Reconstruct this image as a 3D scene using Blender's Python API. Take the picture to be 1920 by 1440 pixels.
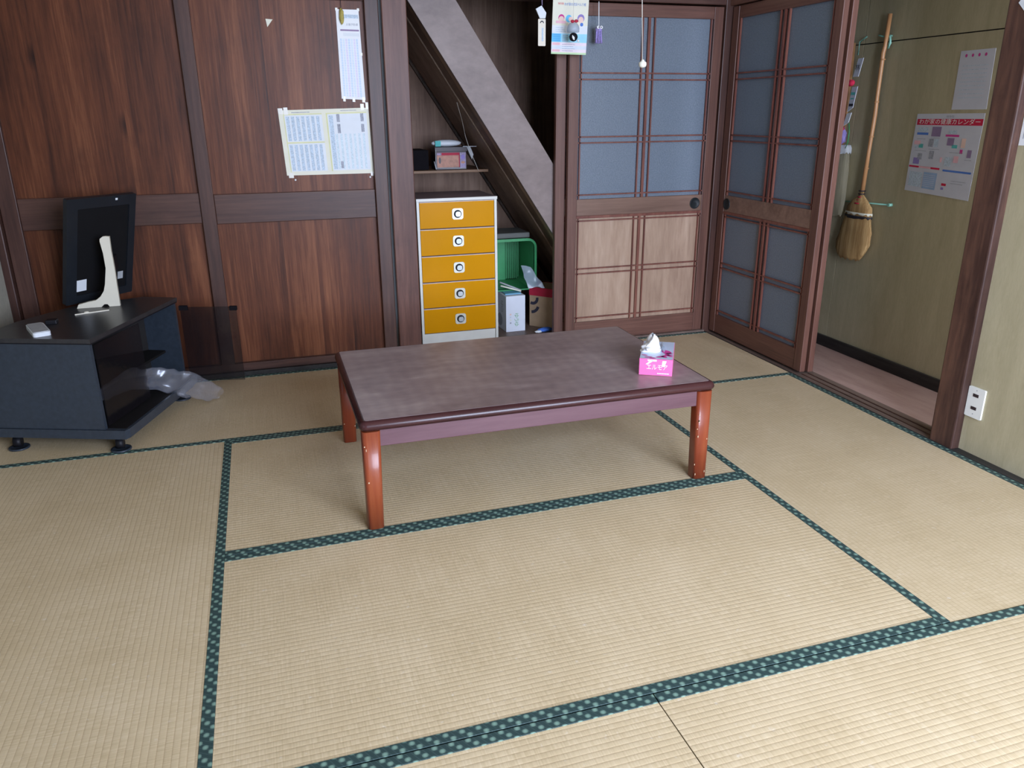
import bpy, bmesh, math, random
from mathutils import Vector, Matrix, noise
random.seed(7)
S = bpy.context.scene
for o in list(bpy.data.objects): bpy.data.objects.remove(o)
COL = S.collection

# ---------------------------------------------------------------- camera
cd = bpy.data.cameras.new('camera'); cam = bpy.data.objects.new('camera', cd); COL.objects.link(cam)
cam.location = (0.23106, -2.19527, 1.24775)
cam.rotation_mode = 'XYZ'
cam.rotation_euler = (1.2351554, 0.0067677, -0.3049469)
cd.sensor_fit = 'HORIZONTAL'; cd.sensor_width = 36.0; cd.lens = 1463.289 / 1920 * 36
cd.clip_start = 0.02
S.camera = cam
# ---------------------------------------------------------------- light
S.view_settings.view_transform = 'Standard'; S.view_settings.look = 'None'
S.view_settings.gamma = 1.0; S.view_settings.use_curve_mapping = False
S.view_settings.exposure = 1.0
W = bpy.data.worlds.new('sky'); S.world = W; W.use_nodes = True
bg = W.node_tree.nodes['Background']; bg.inputs[0].default_value = (0.62, 0.78, 1.0, 1); bg.inputs[1].default_value = 0.6
def area(name, loc, rot, sx, sy, power, col):
    l = bpy.data.lights.new(name, 'AREA'); l.shape = 'RECTANGLE'; l.size = sx; l.size_y = sy
    l.energy = power; l.color = col
    o = bpy.data.objects.new(name, l); COL.objects.link(o); o.location = loc; o.rotation_euler = rot
    return o
# daylight falling in through the glazed doors behind the camera, and through the hall's far end
area('window_daylight', (2.0, -4.4, 1.80), (math.radians(86), 0, 0), 3.6, 2.6, 315, (0.77, 0.87, 1.12))
area('side_fill', (-1.35, -1.75, 1.2), (0, math.radians(-90), 0), 1.5, 1.2, 3, (0.77, 0.87, 1.12))  # weak fill light added on the left, no source known there

area('hall_daylight', (2.98, -1.35, 1.25), (math.radians(76), 0, 0), 0.36, 1.3, 9, (0.90, 0.92, 1.0))
# ---------------------------------------------------------------- node helpers
def newmat(name, rough=0.5, spec=0.5):
    m = bpy.data.materials.new(name); m.use_nodes = True
    nt = m.node_tree; b = nt.nodes['Principled BSDF']
    b.inputs['Roughness'].default_value = rough
    b.inputs['Specular IOR Level'].default_value = spec
    return m, nt, b
def N(nt, t, **kw):
    n = nt.nodes.new(t)
    for k, v in kw.items():
        if k in ('operation', 'blend_type', 'data_type', 'noise_dimensions', 'feature', 'wave_type', 'bands_direction', 'wave_profile', 'use_clamp'): setattr(n, k, v)
        else: n.inputs[int(k[1:]) if k[0] == 'i' and k[1:].isdigit() else k].default_value = v
    return n
def L(nt, a, b): nt.links.new(a, b)
def math_(nt, op, a, b=None, c=None):
    n = nt.nodes.new('ShaderNodeMath'); n.operation = op
    for i, v in enumerate((a, b, c)):
        if v is None: continue
        if isinstance(v, (int, float)): n.inputs[i].default_value = v
        else: L(nt, v, n.inputs[i])
    return n.outputs[0]
def coords(nt, scale=(1, 1, 1)):
    tc = nt.nodes.new('ShaderNodeTexCoord'); mp = nt.nodes.new('ShaderNodeMapping')
    mp.inputs['Scale'].default_value = scale; L(nt, tc.outputs['Object'], mp.inputs['Vector'])
    return mp.outputs[0]
def ramp(nt, fac, stops):
    r = nt.nodes.new('ShaderNodeValToRGB'); e = r.color_ramp.elements
    while len(e) < len(stops): e.new(0.5)
    for i, (p, c) in enumerate(stops): e[i].position = p; e[i].color = (*c, 1)
    L(nt, fac, r.inputs[0]); return r.outputs[0]
def mix(nt, fac, a, b, bt='MIX'):
    n = nt.nodes.new('ShaderNodeMix'); n.data_type = 'RGBA'; n.blend_type = bt
    for sock, v in ((n.inputs[0], fac), (n.inputs[6], a), (n.inputs[7], b)):
        if isinstance(v, (int, float)): sock.default_value = v
        elif isinstance(v, tuple): sock.default_value = (*v, 1)
        else: L(nt, v, sock)
    return n.outputs[2]
def bump(nt, b, h, strength=0.3, dist=0.002):
    n = nt.nodes.new('ShaderNodeBump'); n.inputs['Strength'].default_value = strength; n.inputs['Distance'].default_value = dist
    L(nt, h, n.inputs['Height']); L(nt, n.outputs[0], b.inputs['Normal'])
def plain(name, col, rough=0.5, spec=0.5, metal=0.0, var=0.08, vs=20, emit=None, coat=0.0):
    m, nt, b = newmat(name, rough, spec)
    n = N(nt, 'ShaderNodeTexNoise', Scale=vs, Detail=4.0); L(nt, coords(nt), n.inputs['Vector'])
    d = tuple(max(0, c * (1 - var)) for c in col); l = tuple(min(1, c * (1 + var)) for c in col)
    L(nt, ramp(nt, n.outputs[0], [(0.3, d), (0.7, l)]), b.inputs['Base Color'])
    b.inputs['Metallic'].default_value = metal; b.inputs['Coat Weight'].default_value = coat
    return m
def wood(name, dark, mid, light, axis='z', fine=70, coarse=7, stretch=0.06, rough=0.5, spec=0.4, plank=None, pax='x', knots=0.0, bmp=0.15, coat=0, dirt=0.0):
    m, nt, b = newmat(name, rough, spec)
    def sc(f): return tuple(f * (stretch if a == axis else 1) for a in 'xyz')
    v = coords(nt, (1, 1, 1))
    if plank:      # every plank gets its own shift along the grain and its own tint
        sep = nt.nodes.new('ShaderNodeSeparateXYZ'); L(nt, v, sep.inputs[0])
        c = sep.outputs['XYZ'.index(pax.upper())]
        wob = math_(nt, 'FLOOR', math_(nt, 'DIVIDE', c, plank))
        wn = nt.nodes.new('ShaderNodeTexWhiteNoise'); wn.noise_dimensions = '1D'; L(nt, wob, wn.inputs['W'])
        off = nt.nodes.new('ShaderNodeVectorMath'); off.operation = 'SCALE'; L(nt, wn.outputs['Color'], off.inputs[0]); off.inputs['Scale'].default_value = 13
        ad = nt.nodes.new('ShaderNodeVectorMath'); ad.operation = 'ADD'; L(nt, v, ad.inputs[0]); L(nt, off.outputs[0], ad.inputs[1]); v = ad.outputs[0]
    def mapped(s):
        mp = nt.nodes.new('ShaderNodeMapping'); mp.inputs['Scale'].default_value = s; L(nt, v, mp.inputs['Vector']); return mp.outputs[0]
    n1 = N(nt, 'ShaderNodeTexNoise', Scale=1.0, Detail=5.0, Roughness=0.6, Distortion=0.6); L(nt, mapped(sc(coarse)), n1.inputs['Vector'])
    n2 = N(nt, 'ShaderNodeTexNoise', Scale=1.0, Detail=6.0, Roughness=0.65, Distortion=0.3); L(nt, mapped(sc(fine)), n2.inputs['Vector'])
    f = math_(nt, 'ADD', math_(nt, 'MULTIPLY', n1.outputs[0], 0.6), math_(nt, 'MULTIPLY', n2.outputs[0], 0.4))
    if plank: f = math_(nt, 'ADD', f, math_(nt, 'MULTIPLY', math_(nt, 'SUBTRACT', wn.outputs['Value'], 0.5), 0.09))
    col = ramp(nt, f, [(0.33, dark), (0.5, mid), (0.66, light)])
    if knots:
        vo = N(nt, 'ShaderNodeTexVoronoi', Scale=1.0); L(nt, mapped(tuple(3.4 * (0.55 if a == axis else 1) for a in 'xyz')), vo.inputs['Vector'])
        k = ramp(nt, vo.outputs['Distance'], [(0.02, (knots,) * 3), (0.12, (0, 0, 0))])
        col = mix(nt, k, col, tuple(c * 0.35 for c in dark))
    if dirt:
        n3 = N(nt, 'ShaderNodeTexNoise', Scale=3.0, Detail=6.0, Roughness=0.7); L(nt, coords(nt), n3.inputs['Vector'])
        k = ramp(nt, n3.outputs[0], [(0.5, (0, 0, 0)), (0.72, (dirt,) * 3)])
        col = mix(nt, k, col, tuple(c * 0.45 for c in dark))
    L(nt, col, b.inputs['Base Color'])
    bump(nt, b, n2.outputs[0], bmp, 0.002)
    b.inputs['Coat Weight'].default_value = coat
    return m
def tatami(name, long_axis):
    m, nt, b = newmat(name, 0.48, 0.45)
    sep = nt.nodes.new('ShaderNodeSeparateXYZ'); tc = nt.nodes.new('ShaderNodeTexCoord'); L(nt, tc.outputs['Object'], sep.inputs[0])
    a, c = (sep.outputs[0], sep.outputs[1]) if long_axis == 'x' else (sep.outputs[1], sep.outputs[0])
    ph = math_(nt, 'MULTIPLY', c, 1 / 0.0155)
    row = math_(nt, 'FLOOR', ph); fr = math_(nt, 'FRACT', ph)
    ridge = math_(nt, 'SUBTRACT', 1.0, math_(nt, 'POWER', math_(nt, 'ABSOLUTE', math_(nt, 'SUBTRACT', math_(nt, 'MULTIPLY', fr, 2.0), 1.0)), 3.0))
    # single rushes cross the rows
    cm = nt.nodes.new('ShaderNodeCombineXYZ'); L(nt, math_(nt, 'MULTIPLY', a, 240.0), cm.inputs[0]); L(nt, math_(nt, 'MULTIPLY', row, 0.9), cm.inputs[1])
    n1 = N(nt, 'ShaderNodeTexNoise', Scale=1.0, Detail=2.0); L(nt, cm.outputs[0], n1.inputs['Vector'])
    cm2 = nt.nodes.new('ShaderNodeCombineXYZ'); L(nt, math_(nt, 'MULTIPLY', a, 260.0), cm2.inputs[0]); L(nt, math_(nt, 'MULTIPLY', c, 3.0), cm2.inputs[1])
    n2 = N(nt, 'ShaderNodeTexNoise', Scale=1.0, Detail=3.0); L(nt, cm2.outputs[0], n2.inputs['Vector'])
    n3 = N(nt, 'ShaderNodeTexNoise', Scale=4.5, Detail=7.0, Roughness=0.68); L(nt, tc.outputs['Object'], n3.inputs['Vector'])
    n4 = N(nt, 'ShaderNodeTexNoise', Scale=55.0, Detail=3.0); L(nt, tc.outputs['Object'], n4.inputs['Vector'])
    f = math_(nt, 'ADD', math_(nt, 'MULTIPLY', n1.outputs[0], 0.35), math_(nt, 'ADD', math_(nt, 'MULTIPLY', n2.outputs[0], 0.3), math_(nt, 'MULTIPLY', n3.outputs[0], 0.35)))
    col = ramp(nt, f, [(0.34, (0.50, 0.385, 0.225)), (0.5, (0.60, 0.475, 0.295)), (0.66, (0.69, 0.565, 0.38))])
    # worn pale flecks, darker furrow where the warp pulls each row down
    fl = ramp(nt, n4.outputs[0], [(0.66, (0, 0, 0)), (0.76, (0.45,) * 3)])
    col = mix(nt, fl, col, (0.76, 0.70, 0.62))
    fur = ramp(nt, ridge, [(0.0, (0.80, 0.745, 0.71)), (0.5, (1, 1, 1))])
    col = mix(nt, 1.0, col, fur, 'MULTIPLY')
    L(nt, col, b.inputs['Base Color'])
    h = math_(nt, 'ADD', ridge, math_(nt, 'MULTIPLY', n1.outputs[0], 0.35))
    bump(nt, b, h, 0.28, 0.0016)
    return m
def brocade(name, long_axis):
    m, nt, b = newmat(name, 0.55, 0.3)
    sep = nt.nodes.new('ShaderNodeSeparateXYZ'); tc = nt.nodes.new('ShaderNodeTexCoord'); L(nt, tc.outputs['Object'], sep.inputs[0])
    a, c = (sep.outputs[0], sep.outputs[1]) if long_axis == 'x' else (sep.outputs[1], sep.outputs[0])
    v = math_(nt, 'ADD', math_(nt, 'DIVIDE', c, 0.0125), 100.5); row = math_(nt, 'FLOOR', v)
    u = math_(nt, 'ADD', math_(nt, 'DIVIDE', a, 0.036), math_(nt, 'MULTIPLY', row, 0.40))
    du = math_(nt, 'MULTIPLY', math_(nt, 'SUBTRACT', math_(nt, 'FRACT', u), 0.5), 0.036)
    dv = math_(nt, 'MULTIPLY', math_(nt, 'SUBTRACT', math_(nt, 'FRACT', v), 0.5), 0.0125)
    r = math_(nt, 'SQRT', math_(nt, 'ADD', math_(nt, 'MULTIPLY', du, du), math_(nt, 'MULTIPLY', dv, dv)))
    dot = ramp(nt, r, [(0.0036, (1, 1, 1)), (0.0048, (0, 0, 0))])
    st = math_(nt, 'FRACT', math_(nt, 'ADD', math_(nt, 'DIVIDE', a, 0.012), math_(nt, 'DIVIDE', c, 0.02)))
    stc = ramp(nt, st, [(0.8, (0.030, 0.058, 0.056)), (0.95, (0.055, 0.095, 0.090))])
    L(nt, mix(nt, dot, stc, (0.22, 0.35, 0.28)), b.inputs['Base Color'])
    return m

# ---------------------------------------------------------------- mesh helpers
def fontmesh(txt, size, extr=0.0):
    c = bpy.data.curves.new('lettering', 'FONT'); c.body = txt; c.size = size; c.align_x = 'CENTER'; c.align_y = 'CENTER'; c.extrude = extr; c.resolution_u = 2
    o = bpy.data.objects.new('lettering', c); COL.objects.link(o)
    dg = bpy.context.evaluated_depsgraph_get(); me = o.evaluated_get(dg).to_mesh()
    vs = [v.co.copy() for v in me.vertices]; fs = [tuple(p.vertices) for p in me.polygons]
    o.evaluated_get(dg).to_mesh_clear(); bpy.data.objects.remove(o); bpy.data.curves.remove(c)
    return vs, fs
def frame(o, xd, yd):
    x = Vector(xd).normalized(); y = Vector(yd).normalized(); z = x.cross(y)
    m = Matrix((x, y, z)).transposed().to_4x4(); m.translation = Vector(o); return m
def FB(x, z, y): return frame((x, y, z), (1, 0, 0), (0, 0, 1))          # upright, facing the viewer's side of the room
def FR(y, z, x): return frame((x, y, z), (0, -1, 0), (0, 0, 1))         # upright, facing left
class MB:
    def __init__(s, M=None): s.bm = bmesh.new(); s.mats = []; s.M = M or Matrix(); s.fn = None
    def mi(s, m):
        if m not in s.mats: s.mats.append(m)
        return s.mats.index(m)
    def V(s, p):
        p = Vector(p)
        if s.fn: p = s.fn(p)
        return s.bm.verts.new(s.M @ p)
    def face(s, vs, mat, sm=False):
        try: f = s.bm.faces.new(vs)
        except ValueError: return None
        f.material_index = s.mi(mat); f.smooth = sm; return f
    def box(s, a, b, mat, bev=0.0, seg=2):
        x0, y0, z0 = (min(a[i], b[i]) for i in range(3)); x1, y1, z1 = (max(a[i], b[i]) for i in range(3))
        v = [s.V(p) for p in ((x0,y0,z0),(x1,y0,z0),(x1,y1,z0),(x0,y1,z0),(x0,y0,z1),(x1,y0,z1),(x1,y1,z1),(x0,y1,z1))]
        fs = [s.face([v[i] for i in q], mat) for q in ((3,2,1,0),(4,5,6,7),(0,1,5,4),(1,2,6,5),(2,3,7,6),(3,0,4,7))]
        if bev > 0:
            es = list({e for f in fs for e in f.edges})
            bmesh.ops.bevel(s.bm, geom=es, offset=bev, segments=seg, affect='EDGES', profile=0.5)
        return s
    def prism(s, pts, h0, h1, mat, bev=0.0, side=None, smooth=False):     # outline in the local xy plane, thickness in z
        a = [s.V((p[0], p[1], h0)) for p in pts]; b = [s.V((p[0], p[1], h1)) for p in pts]
        s.face(list(reversed(a)), mat); s.face(b, mat); n = len(pts)
        for i in range(n): s.face([a[i], a[(i+1) % n], b[(i+1) % n], b[i]], side or mat, smooth)
        return s
    def quad(s, ps, mat): s.face([s.V(p) for p in ps], mat); return s
    def rect(s, x0, y0, x1, y1, z, mat): return s.quad([(x0,y0,z),(x1,y0,z),(x1,y1,z),(x0,y1,z)], mat)
    def disc(s, x, y, z, rx, ry, mat, n=14):
        s.face([s.V((x + rx*math.cos(6.2832*i/n), y + ry*math.sin(6.2832*i/n), z)) for i in range(n)], mat); return s
    def text(s, txt, size, x, y, z, mat, sx=1.0, rot=0.0):
        vs, fs = fontmesh(txt, size); ca, sa = math.cos(rot), math.sin(rot)
        vv = [s.V((x + (v.x*sx*ca - v.y*sa), y + (v.x*sx*sa + v.y*ca), z)) for v in vs]
        for f in fs: s.face([vv[i] for i in f], mat)
        return s
    def tube(s, pts, r, mat, n=10, caps=True):
        pts = [Vector(p) for p in pts]; rs = r if isinstance(r, (list, tuple)) else [r]*len(pts); rings = []
        up = Vector((0,0,1))
        for i, p in enumerate(pts):
            t = (pts[min(i+1, len(pts)-1)] - pts[max(i-1, 0)]).normalized()
            u = up if abs(t.dot(up)) < 0.95 else Vector((1,0,0))
            a = t.cross(u).normalized(); b = a.cross(t)
            rings.append([s.V(p + (a*math.cos(6.28318*k/n) + b*math.sin(6.28318*k/n))*rs[i]) for k in range(n)])
        for i in range(len(rings)-1):
            for k in range(n): s.face([rings[i][k], rings[i+1][k], rings[i+1][(k+1)%n], rings[i][(k+1)%n]], mat, True)
        if caps: s.face(rings[0], mat); s.face(list(reversed(rings[-1])), mat)
        return s
    def lathe(s, prof, c, mat, n=24, axis='z'):
        rings = []
        for r, h in prof:
            ring = []
            for k in range(n):
                a = 6.28318*k/n; x, y = r*math.cos(a), r*math.sin(a)
                p = (c[0]+x, c[1]+y, c[2]+h) if axis == 'z' else ((c[0]+x, c[1]-h, c[2]+y) if axis == 'y' else (c[0]-h, c[1]+x, c[2]+y))
                ring.append(s.V(p))
            rings.append(ring)
        for i in range(len(rings)-1):
            for k in range(n): s.face([rings[i][k], rings[i][(k+1)%n], rings[i+1][(k+1)%n], rings[i+1][k]], mat, True)
        s.face(rings[0], mat); s.face(rings[-1], mat); return s
    def blob(s, c, r, mat, seed=0, amp=0.15, fq=8, n=3):
        t = bmesh.new(); bmesh.ops.create_icosphere(t, subdivisions=n, radius=1.0)
        m = {}
        for v in t.verts:
            d = v.co.normalized(); k = 1 + amp*noise.noise(d*fq*0.3 + Vector((seed*3.1, seed*1.7, 0))) + amp*0.5*noise.noise(d*fq + Vector((seed, 0, 0)))
            m[v] = s.V((c[0]+d.x*r[0]*k, c[1]+d.y*r[1]*k, c[2]+d.z*r[2]*k))
        for f in t.faces: s.face([m[v] for v in f.verts], mat, True)
        t.free(); return s
    def sheet(s, fn, nu, nv, mat):
        g = [[s.V(fn(i/nu, j/nv)) for j in range(nv+1)] for i in range(nu+1)]
        for i in range(nu):
            for j in range(nv): s.face([g[i][j], g[i+1][j], g[i+1][j+1], g[i][j+1]], mat, True)
        return s
    def build(s, name, parent=None, kind=None, label=None, normals=True):
        if normals: bmesh.ops.recalc_face_normals(s.bm, faces=s.bm.faces)
        if parent:
            off = world(parent); bmesh.ops.translate(s.bm, verts=s.bm.verts, vec=-off)
        me = bpy.data.meshes.new(name); s.bm.to_mesh(me); s.bm.free()
        for m in s.mats: me.materials.append(m)
        o = bpy.data.objects.new(name, me); COL.objects.link(o)
        if parent: o.parent = parent
        if kind: o['kind'] = kind
        if label: o['label'] = label
        return o
def world(o):
    v = Vector(o.location)
    while o.parent: o = o.parent; v += o.location
    return v
def tag(o, label, cat, group=None):
    o['label'] = label; o['category'] = cat
    if group: o['group'] = group
    return o
def thing(name, loc, label, cat, group=None):
    o = bpy.data.objects.new(name, None); COL.objects.link(o); o.location = loc; o.empty_display_size = 0.05
    return tag(o, label, cat, group)
def struct_empty(name, loc):
    o = bpy.data.objects.new(name, None); COL.objects.link(o); o.location = loc; o['kind'] = 'structure'; return o
def struct(name, mb): return mb.build(name, None, 'structure')

# ---------------------------------------------------------------- materials
board = wood('old_cedar_boards', (0.040,0.012,0.006), (0.122,0.037,0.015), (0.24,0.088,0.038), 'z', 95, 11, 0.045, 0.42, 0.25, plank=0.155, knots=0.9, dirt=0.3)
frame_w = wood('dark_stained_frame', (0.030,0.015,0.012), (0.068,0.030,0.022), (0.110,0.052,0.036), 'z', 80, 9, 0.05, 0.42, 0.35, dirt=0.3)
frame_h = wood('dark_stained_frame_horizontal', (0.030,0.015,0.012), (0.068,0.030,0.022), (0.110,0.052,0.036), 'x', 80, 9, 0.05, 0.42, 0.35, dirt=0.3)
pillar_m = wood('dark_worn_pillar', (0.028,0.013,0.010), (0.072,0.036,0.028), (0.15,0.075,0.05), 'z', 50, 7, 0.10, 0.45, 0.3, knots=0.8, dirt=0.4)
post_w = wood('pillar_wood', (0.055,0.024,0.018), (0.120,0.052,0.038), (0.20,0.095,0.068), 'z', 60, 8, 0.07, 0.42, 0.3, knots=0.7, dirt=0.35)
door_v = wood('door_frame_vertical', (0.070,0.030,0.022), (0.135,0.060,0.042), (0.20,0.10,0.07), 'z', 90, 9, 0.04, 0.42, 0.4)
door_h = wood('door_frame_horizontal', (0.070,0.030,0.022), (0.135,0.060,0.042), (0.20,0.10,0.07), 'x', 90, 9, 0.04, 0.42, 0.4)
door_hy = wood('door_frame_side', (0.065,0.028,0.020), (0.125,0.055,0.038), (0.18,0.09,0.062), 'y', 90, 9, 0.04, 0.42, 0.4)
lattice_m = wood('lattice_bars', (0.10,0.030,0.022), (0.165,0.055,0.038), (0.23,0.09,0.06), 'z', 60, 20, 0.1, 0.4, 0.4)
panel_m = wood('pale_door_panel', (0.27,0.17,0.115), (0.38,0.255,0.175), (0.47,0.335,0.24), 'z', 55, 9, 0.12, 0.45, 0.35, dirt=0.12)
rail_m = wood('door_mid_rail', (0.12,0.065,0.045), (0.19,0.110,0.078), (0.25,0.15,0.11), 'x', 70, 9, 0.06, 0.4, 0.4)
stair_m = wood('pale_stair_stringer', (0.16,0.118,0.105), (0.215,0.163,0.147), (0.265,0.208,0.19), 'x', 26, 5, 0.6, 0.45, 0.4, knots=0.35)
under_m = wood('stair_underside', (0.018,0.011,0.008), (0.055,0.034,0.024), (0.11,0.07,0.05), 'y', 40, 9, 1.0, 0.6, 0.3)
alcove_m = wood('alcove_boards', (0.14,0.080,0.056), (0.25,0.155,0.108), (0.36,0.24,0.175), 'z', 60, 9, 0.06, 0.6, 0.3, plank=0.24, dirt=0.3)
dark_m = wood('dark_sill', (0.012,0.012,0.012), (0.03,0.028,0.027), (0.05,0.046,0.042), 'y', 60, 9, 0.08, 0.5, 0.3)
sill_m = wood('threshold_wood', (0.10,0.065,0.052), (0.16,0.11,0.088), (0.21,0.15,0.12), 'y', 70, 8, 0.05, 0.45, 0.35)
ply_m = wood('fibre_wallboard', (0.40,0.355,0.225), (0.455,0.405,0.262), (0.51,0.46,0.305), 'z', 160, 14, 0.2, 0.6, 0.25)
hall_m = wood('hall_floor_boards', (0.30,0.185,0.155), (0.42,0.275,0.235), (0.50,0.35,0.30), 'y', 30, 6, 0.2, 0.35, 0.5)
ceil_m = wood('ceiling_boards', (0.46,0.40,0.31), (0.58,0.51,0.41), (0.68,0.61,0.50), 'y', 60, 8, 0.04, 0.6, 0.3, plank=0.3)
plaster_m = plain('plaster', (0.42,0.40,0.33), 0.8, 0.2, vs=40)
tat_x = tatami('rush_weave_along_x', 'x'); tat_y = tatami('rush_weave_along_y', 'y')
bro_x = brocade('green_brocade_along_x', 'x'); bro_y = brocade('green_brocade_along_y', 'y')
core_m = plain('straw_core', (0.30,0.24,0.13), 0.8)
top_m = wood('worn_table_laminate', (0.22,0.155,0.150), (0.30,0.222,0.215), (0.40,0.315,0.30), 'x', 22, 6.5, 0.38, 0.34, 0.5, bmp=0.03)  # bluish-violet haze of reflected light is raised into the base colour
def add_figure(m):      # rippled figure printed in the laminate
    nt = m.node_tree; b = nt.nodes['Principled BSDF']; src = b.inputs['Base Color'].links[0].from_socket
    sep = nt.nodes.new('ShaderNodeSeparateXYZ'); L(nt, coords(nt), sep.inputs[0])
    nz = N(nt, 'ShaderNodeTexNoise', Scale=9.0, Detail=2.0); L(nt, coords(nt), nz.inputs['Vector'])
    nb = N(nt, 'ShaderNodeTexNoise', Scale=2.2, Detail=2.0); L(nt, coords(nt), nb.inputs['Vector'])
    wx = math_(nt, 'SINE', math_(nt, 'ADD', math_(nt, 'MULTIPLY', sep.outputs[0], 128.0), math_(nt, 'MULTIPLY', nz.outputs[0], 9.0)))
    wy = math_(nt, 'SINE', math_(nt, 'ADD', math_(nt, 'MULTIPLY', sep.outputs[1], 95.0), math_(nt, 'MULTIPLY', nz.outputs[0], 7.0)))
    k = math_(nt, 'MULTIPLY', math_(nt, 'ADD', wx, math_(nt, 'MULTIPLY', wy, 0.8)), math_(nt, 'MULTIPLY', nb.outputs[0], 0.30))
    L(nt, mix(nt, 1.0, src, ramp(nt, math_(nt, 'ADD', k, 0.5), [(0.15, (0.80, 0.79, 0.80)), (0.85, (1.0, 1.0, 0.98))]), 'MULTIPLY'), b.inputs['Base Color'])
add_figure(top_m)
rim_m = wood('dark_red_table_rim', (0.026,0.008,0.009), (0.045,0.014,0.015), (0.062,0.021,0.021), 'x', 50, 9, 0.1, 0.26, 0.4, coat=0.0, bmp=0.0)
apron_m = wood('table_apron', (0.088,0.040,0.050), (0.125,0.060,0.074), (0.155,0.080,0.094), 'x', 60, 9, 0.08, 0.30, 0.5, bmp=0.02)  # blue of the window's reflection is tinted into the base colour
leg_m = wood('red_lacquer_leg', (0.17,0.028,0.013), (0.24,0.048,0.018), (0.32,0.085,0.030), 'z', 50, 9, 0.05, 0.30, 0.4, coat=0.1, bmp=0.02)
chip_m = plain('chipped_bare_wood', (0.62,0.45,0.28), 0.6)
white_m = plain('white_painted_board', (0.72,0.72,0.66), 0.35, 0.5, var=0.03)
orange_m = plain('amber_lacquer', (0.66,0.285,0.001), 0.22, 0.10, var=0.03, vs=5)
gap_m = plain('shadow_gap_brown', (0.10,0.04,0.02), 0.6)
pinkw_m = plain('drawer_lip', (0.72,0.60,0.55), 0.4)
chrome_m = plain('chrome', (0.66,0.66,0.58), 0.32, 0.5, metal=0.35, var=0.02)
chrome_d = plain('grey_metal_knob', (0.50,0.55,0.57), 0.3, 0.5, metal=0.6, var=0.05)
pull_m = plain('black_iron_pull', (0.012,0.015,0.016), 0.5, 0.3)
black_m = plain('black_plastic', (0.008,0.008,0.011), 0.5, 0.25)
tvframe_m = plain('black_tv_frame', (0.012,0.015,0.020), 0.4, 0.4)
tvback_m = plain('matt_black_back', (0.006,0.006,0.007), 0.7, 0.2)
case_m = plain('black_case_cloth', (0.008,0.007,0.009), 0.9, 0.1)
stand_m = plain('black_wood_effect', (0.030,0.040,0.055), 0.38, 0.5, var=0.15, vs=60)
standtop_m = plain('black_stand_top', (0.030,0.029,0.031), 0.33, 0.5, var=0.2, vs=50)
inner_m = plain('black_interior', (0.009,0.008,0.008), 0.7, 0.2)
cream_m = plain('cream_plastic', (0.72,0.68,0.56), 0.4, 0.4, var=0.02)
greyp_m = plain('pale_grey_plastic', (0.42,0.44,0.46), 0.4, 0.4)
paper_m = plain('white_paper', (0.76,0.80,0.84), 0.7, 0.2, var=0.02)
paperb_m = plain('bright_paper', (0.86,0.88,0.90), 0.7, 0.2, var=0.015)
paperc_m = plain('cream_paper', (0.80,0.79,0.66), 0.7, 0.2, var=0.02)
paperd_m = plain('grey_hall_paper', (0.62,0.64,0.72), 0.7, 0.2, var=0.03)
tape_m = plain('cloudy_tape', (0.72,0.70,0.62), 0.3, 0.5)
ink_b = plain('pale_blue_ink', (0.52,0.62,0.72), 0.7, 0.2, var=0.25, vs=220)
ink_b2 = plain('blue_ink', (0.10,0.22,0.62), 0.7, 0.2)
ink_sky = plain('sky_blue_ink', (0.16,0.55,0.85), 0.7, 0.2)
ink_g = plain('grey_ink', (0.36,0.38,0.44), 0.7, 0.2, var=0.3, vs=200)
ink_k = plain('black_ink', (0.04,0.04,0.06), 0.7, 0.2)
ink_y = plain('yellow_line_ink', (0.72,0.72,0.40), 0.7, 0.2)
ink_r = plain('red_ink', (0.62,0.03,0.08), 0.7, 0.2)
ink_p = plain('magenta_ink', (0.62,0.06,0.30), 0.7, 0.2)
ink_pk = plain('pink_ink', (0.85,0.52,0.58), 0.7, 0.2)
ink_v = plain('violet_ink', (0.30,0.24,0.55), 0.7, 0.2)
ink_t = plain('teal_ink', (0.12,0.50,0.48), 0.7, 0.2)
ink_gr = plain('green_ink', (0.20,0.45,0.22), 0.7, 0.2)
ink_pl = plain('purple_bar_ink', (0.30,0.22,0.36), 0.7, 0.2)
skin_i = plain('peach_ink', (0.86,0.62,0.54), 0.7, 0.2)
pinkbox_m = plain('pink_carton', (0.86,0.17,0.42), 0.35, 0.4, var=0.02)
palebox_m = plain('pale_blue_carton', (0.58,0.66,0.84), 0.35, 0.4, var=0.02)
tissue_m = plain('white_tissue', (0.93,0.95,0.97), 0.8, 0.1, var=0.01)
green_m = plain('green_plastic', (0.035,0.29,0.10), 0.4, 0.5, var=0.12, vs=12)
green_d = plain('dark_green_grid', (0.012,0.10,0.035), 0.5)
greylid_m = plain('dusty_grey_lid', (0.10,0.105,0.095), 0.6)
kraft_m = plain('kraft_cardboard', (0.42,0.30,0.19), 0.75, 0.2, var=0.08)
whitebox_m = plain('white_carton', (0.72,0.76,0.84), 0.6, 0.3, var=0.02)
redcard_m = plain('red_carton_band', (0.42,0.02,0.05), 0.6, 0.3)
bluebd_m = plain('light_blue_board', (0.16,0.42,0.60), 0.5)
bluecl_m = plain('blue_cloth', (0.06,0.18,0.65), 0.8)
choc_m = plain('dark_box_lid', (0.035,0.022,0.026), 0.45)
terr_m = plain('terracotta_print', (0.42,0.19,0.12), 0.5, var=0.2, vs=60)
lilac_m = plain('lilac_print', (0.28,0.22,0.36), 0.5, var=0.3, vs=90)
shelf_m = wood('shelf_board', (0.16,0.085,0.045), (0.24,0.14,0.08), (0.30,0.19,0.12), 'x', 60, 9, 0.06, 0.5, 0.3)
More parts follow.
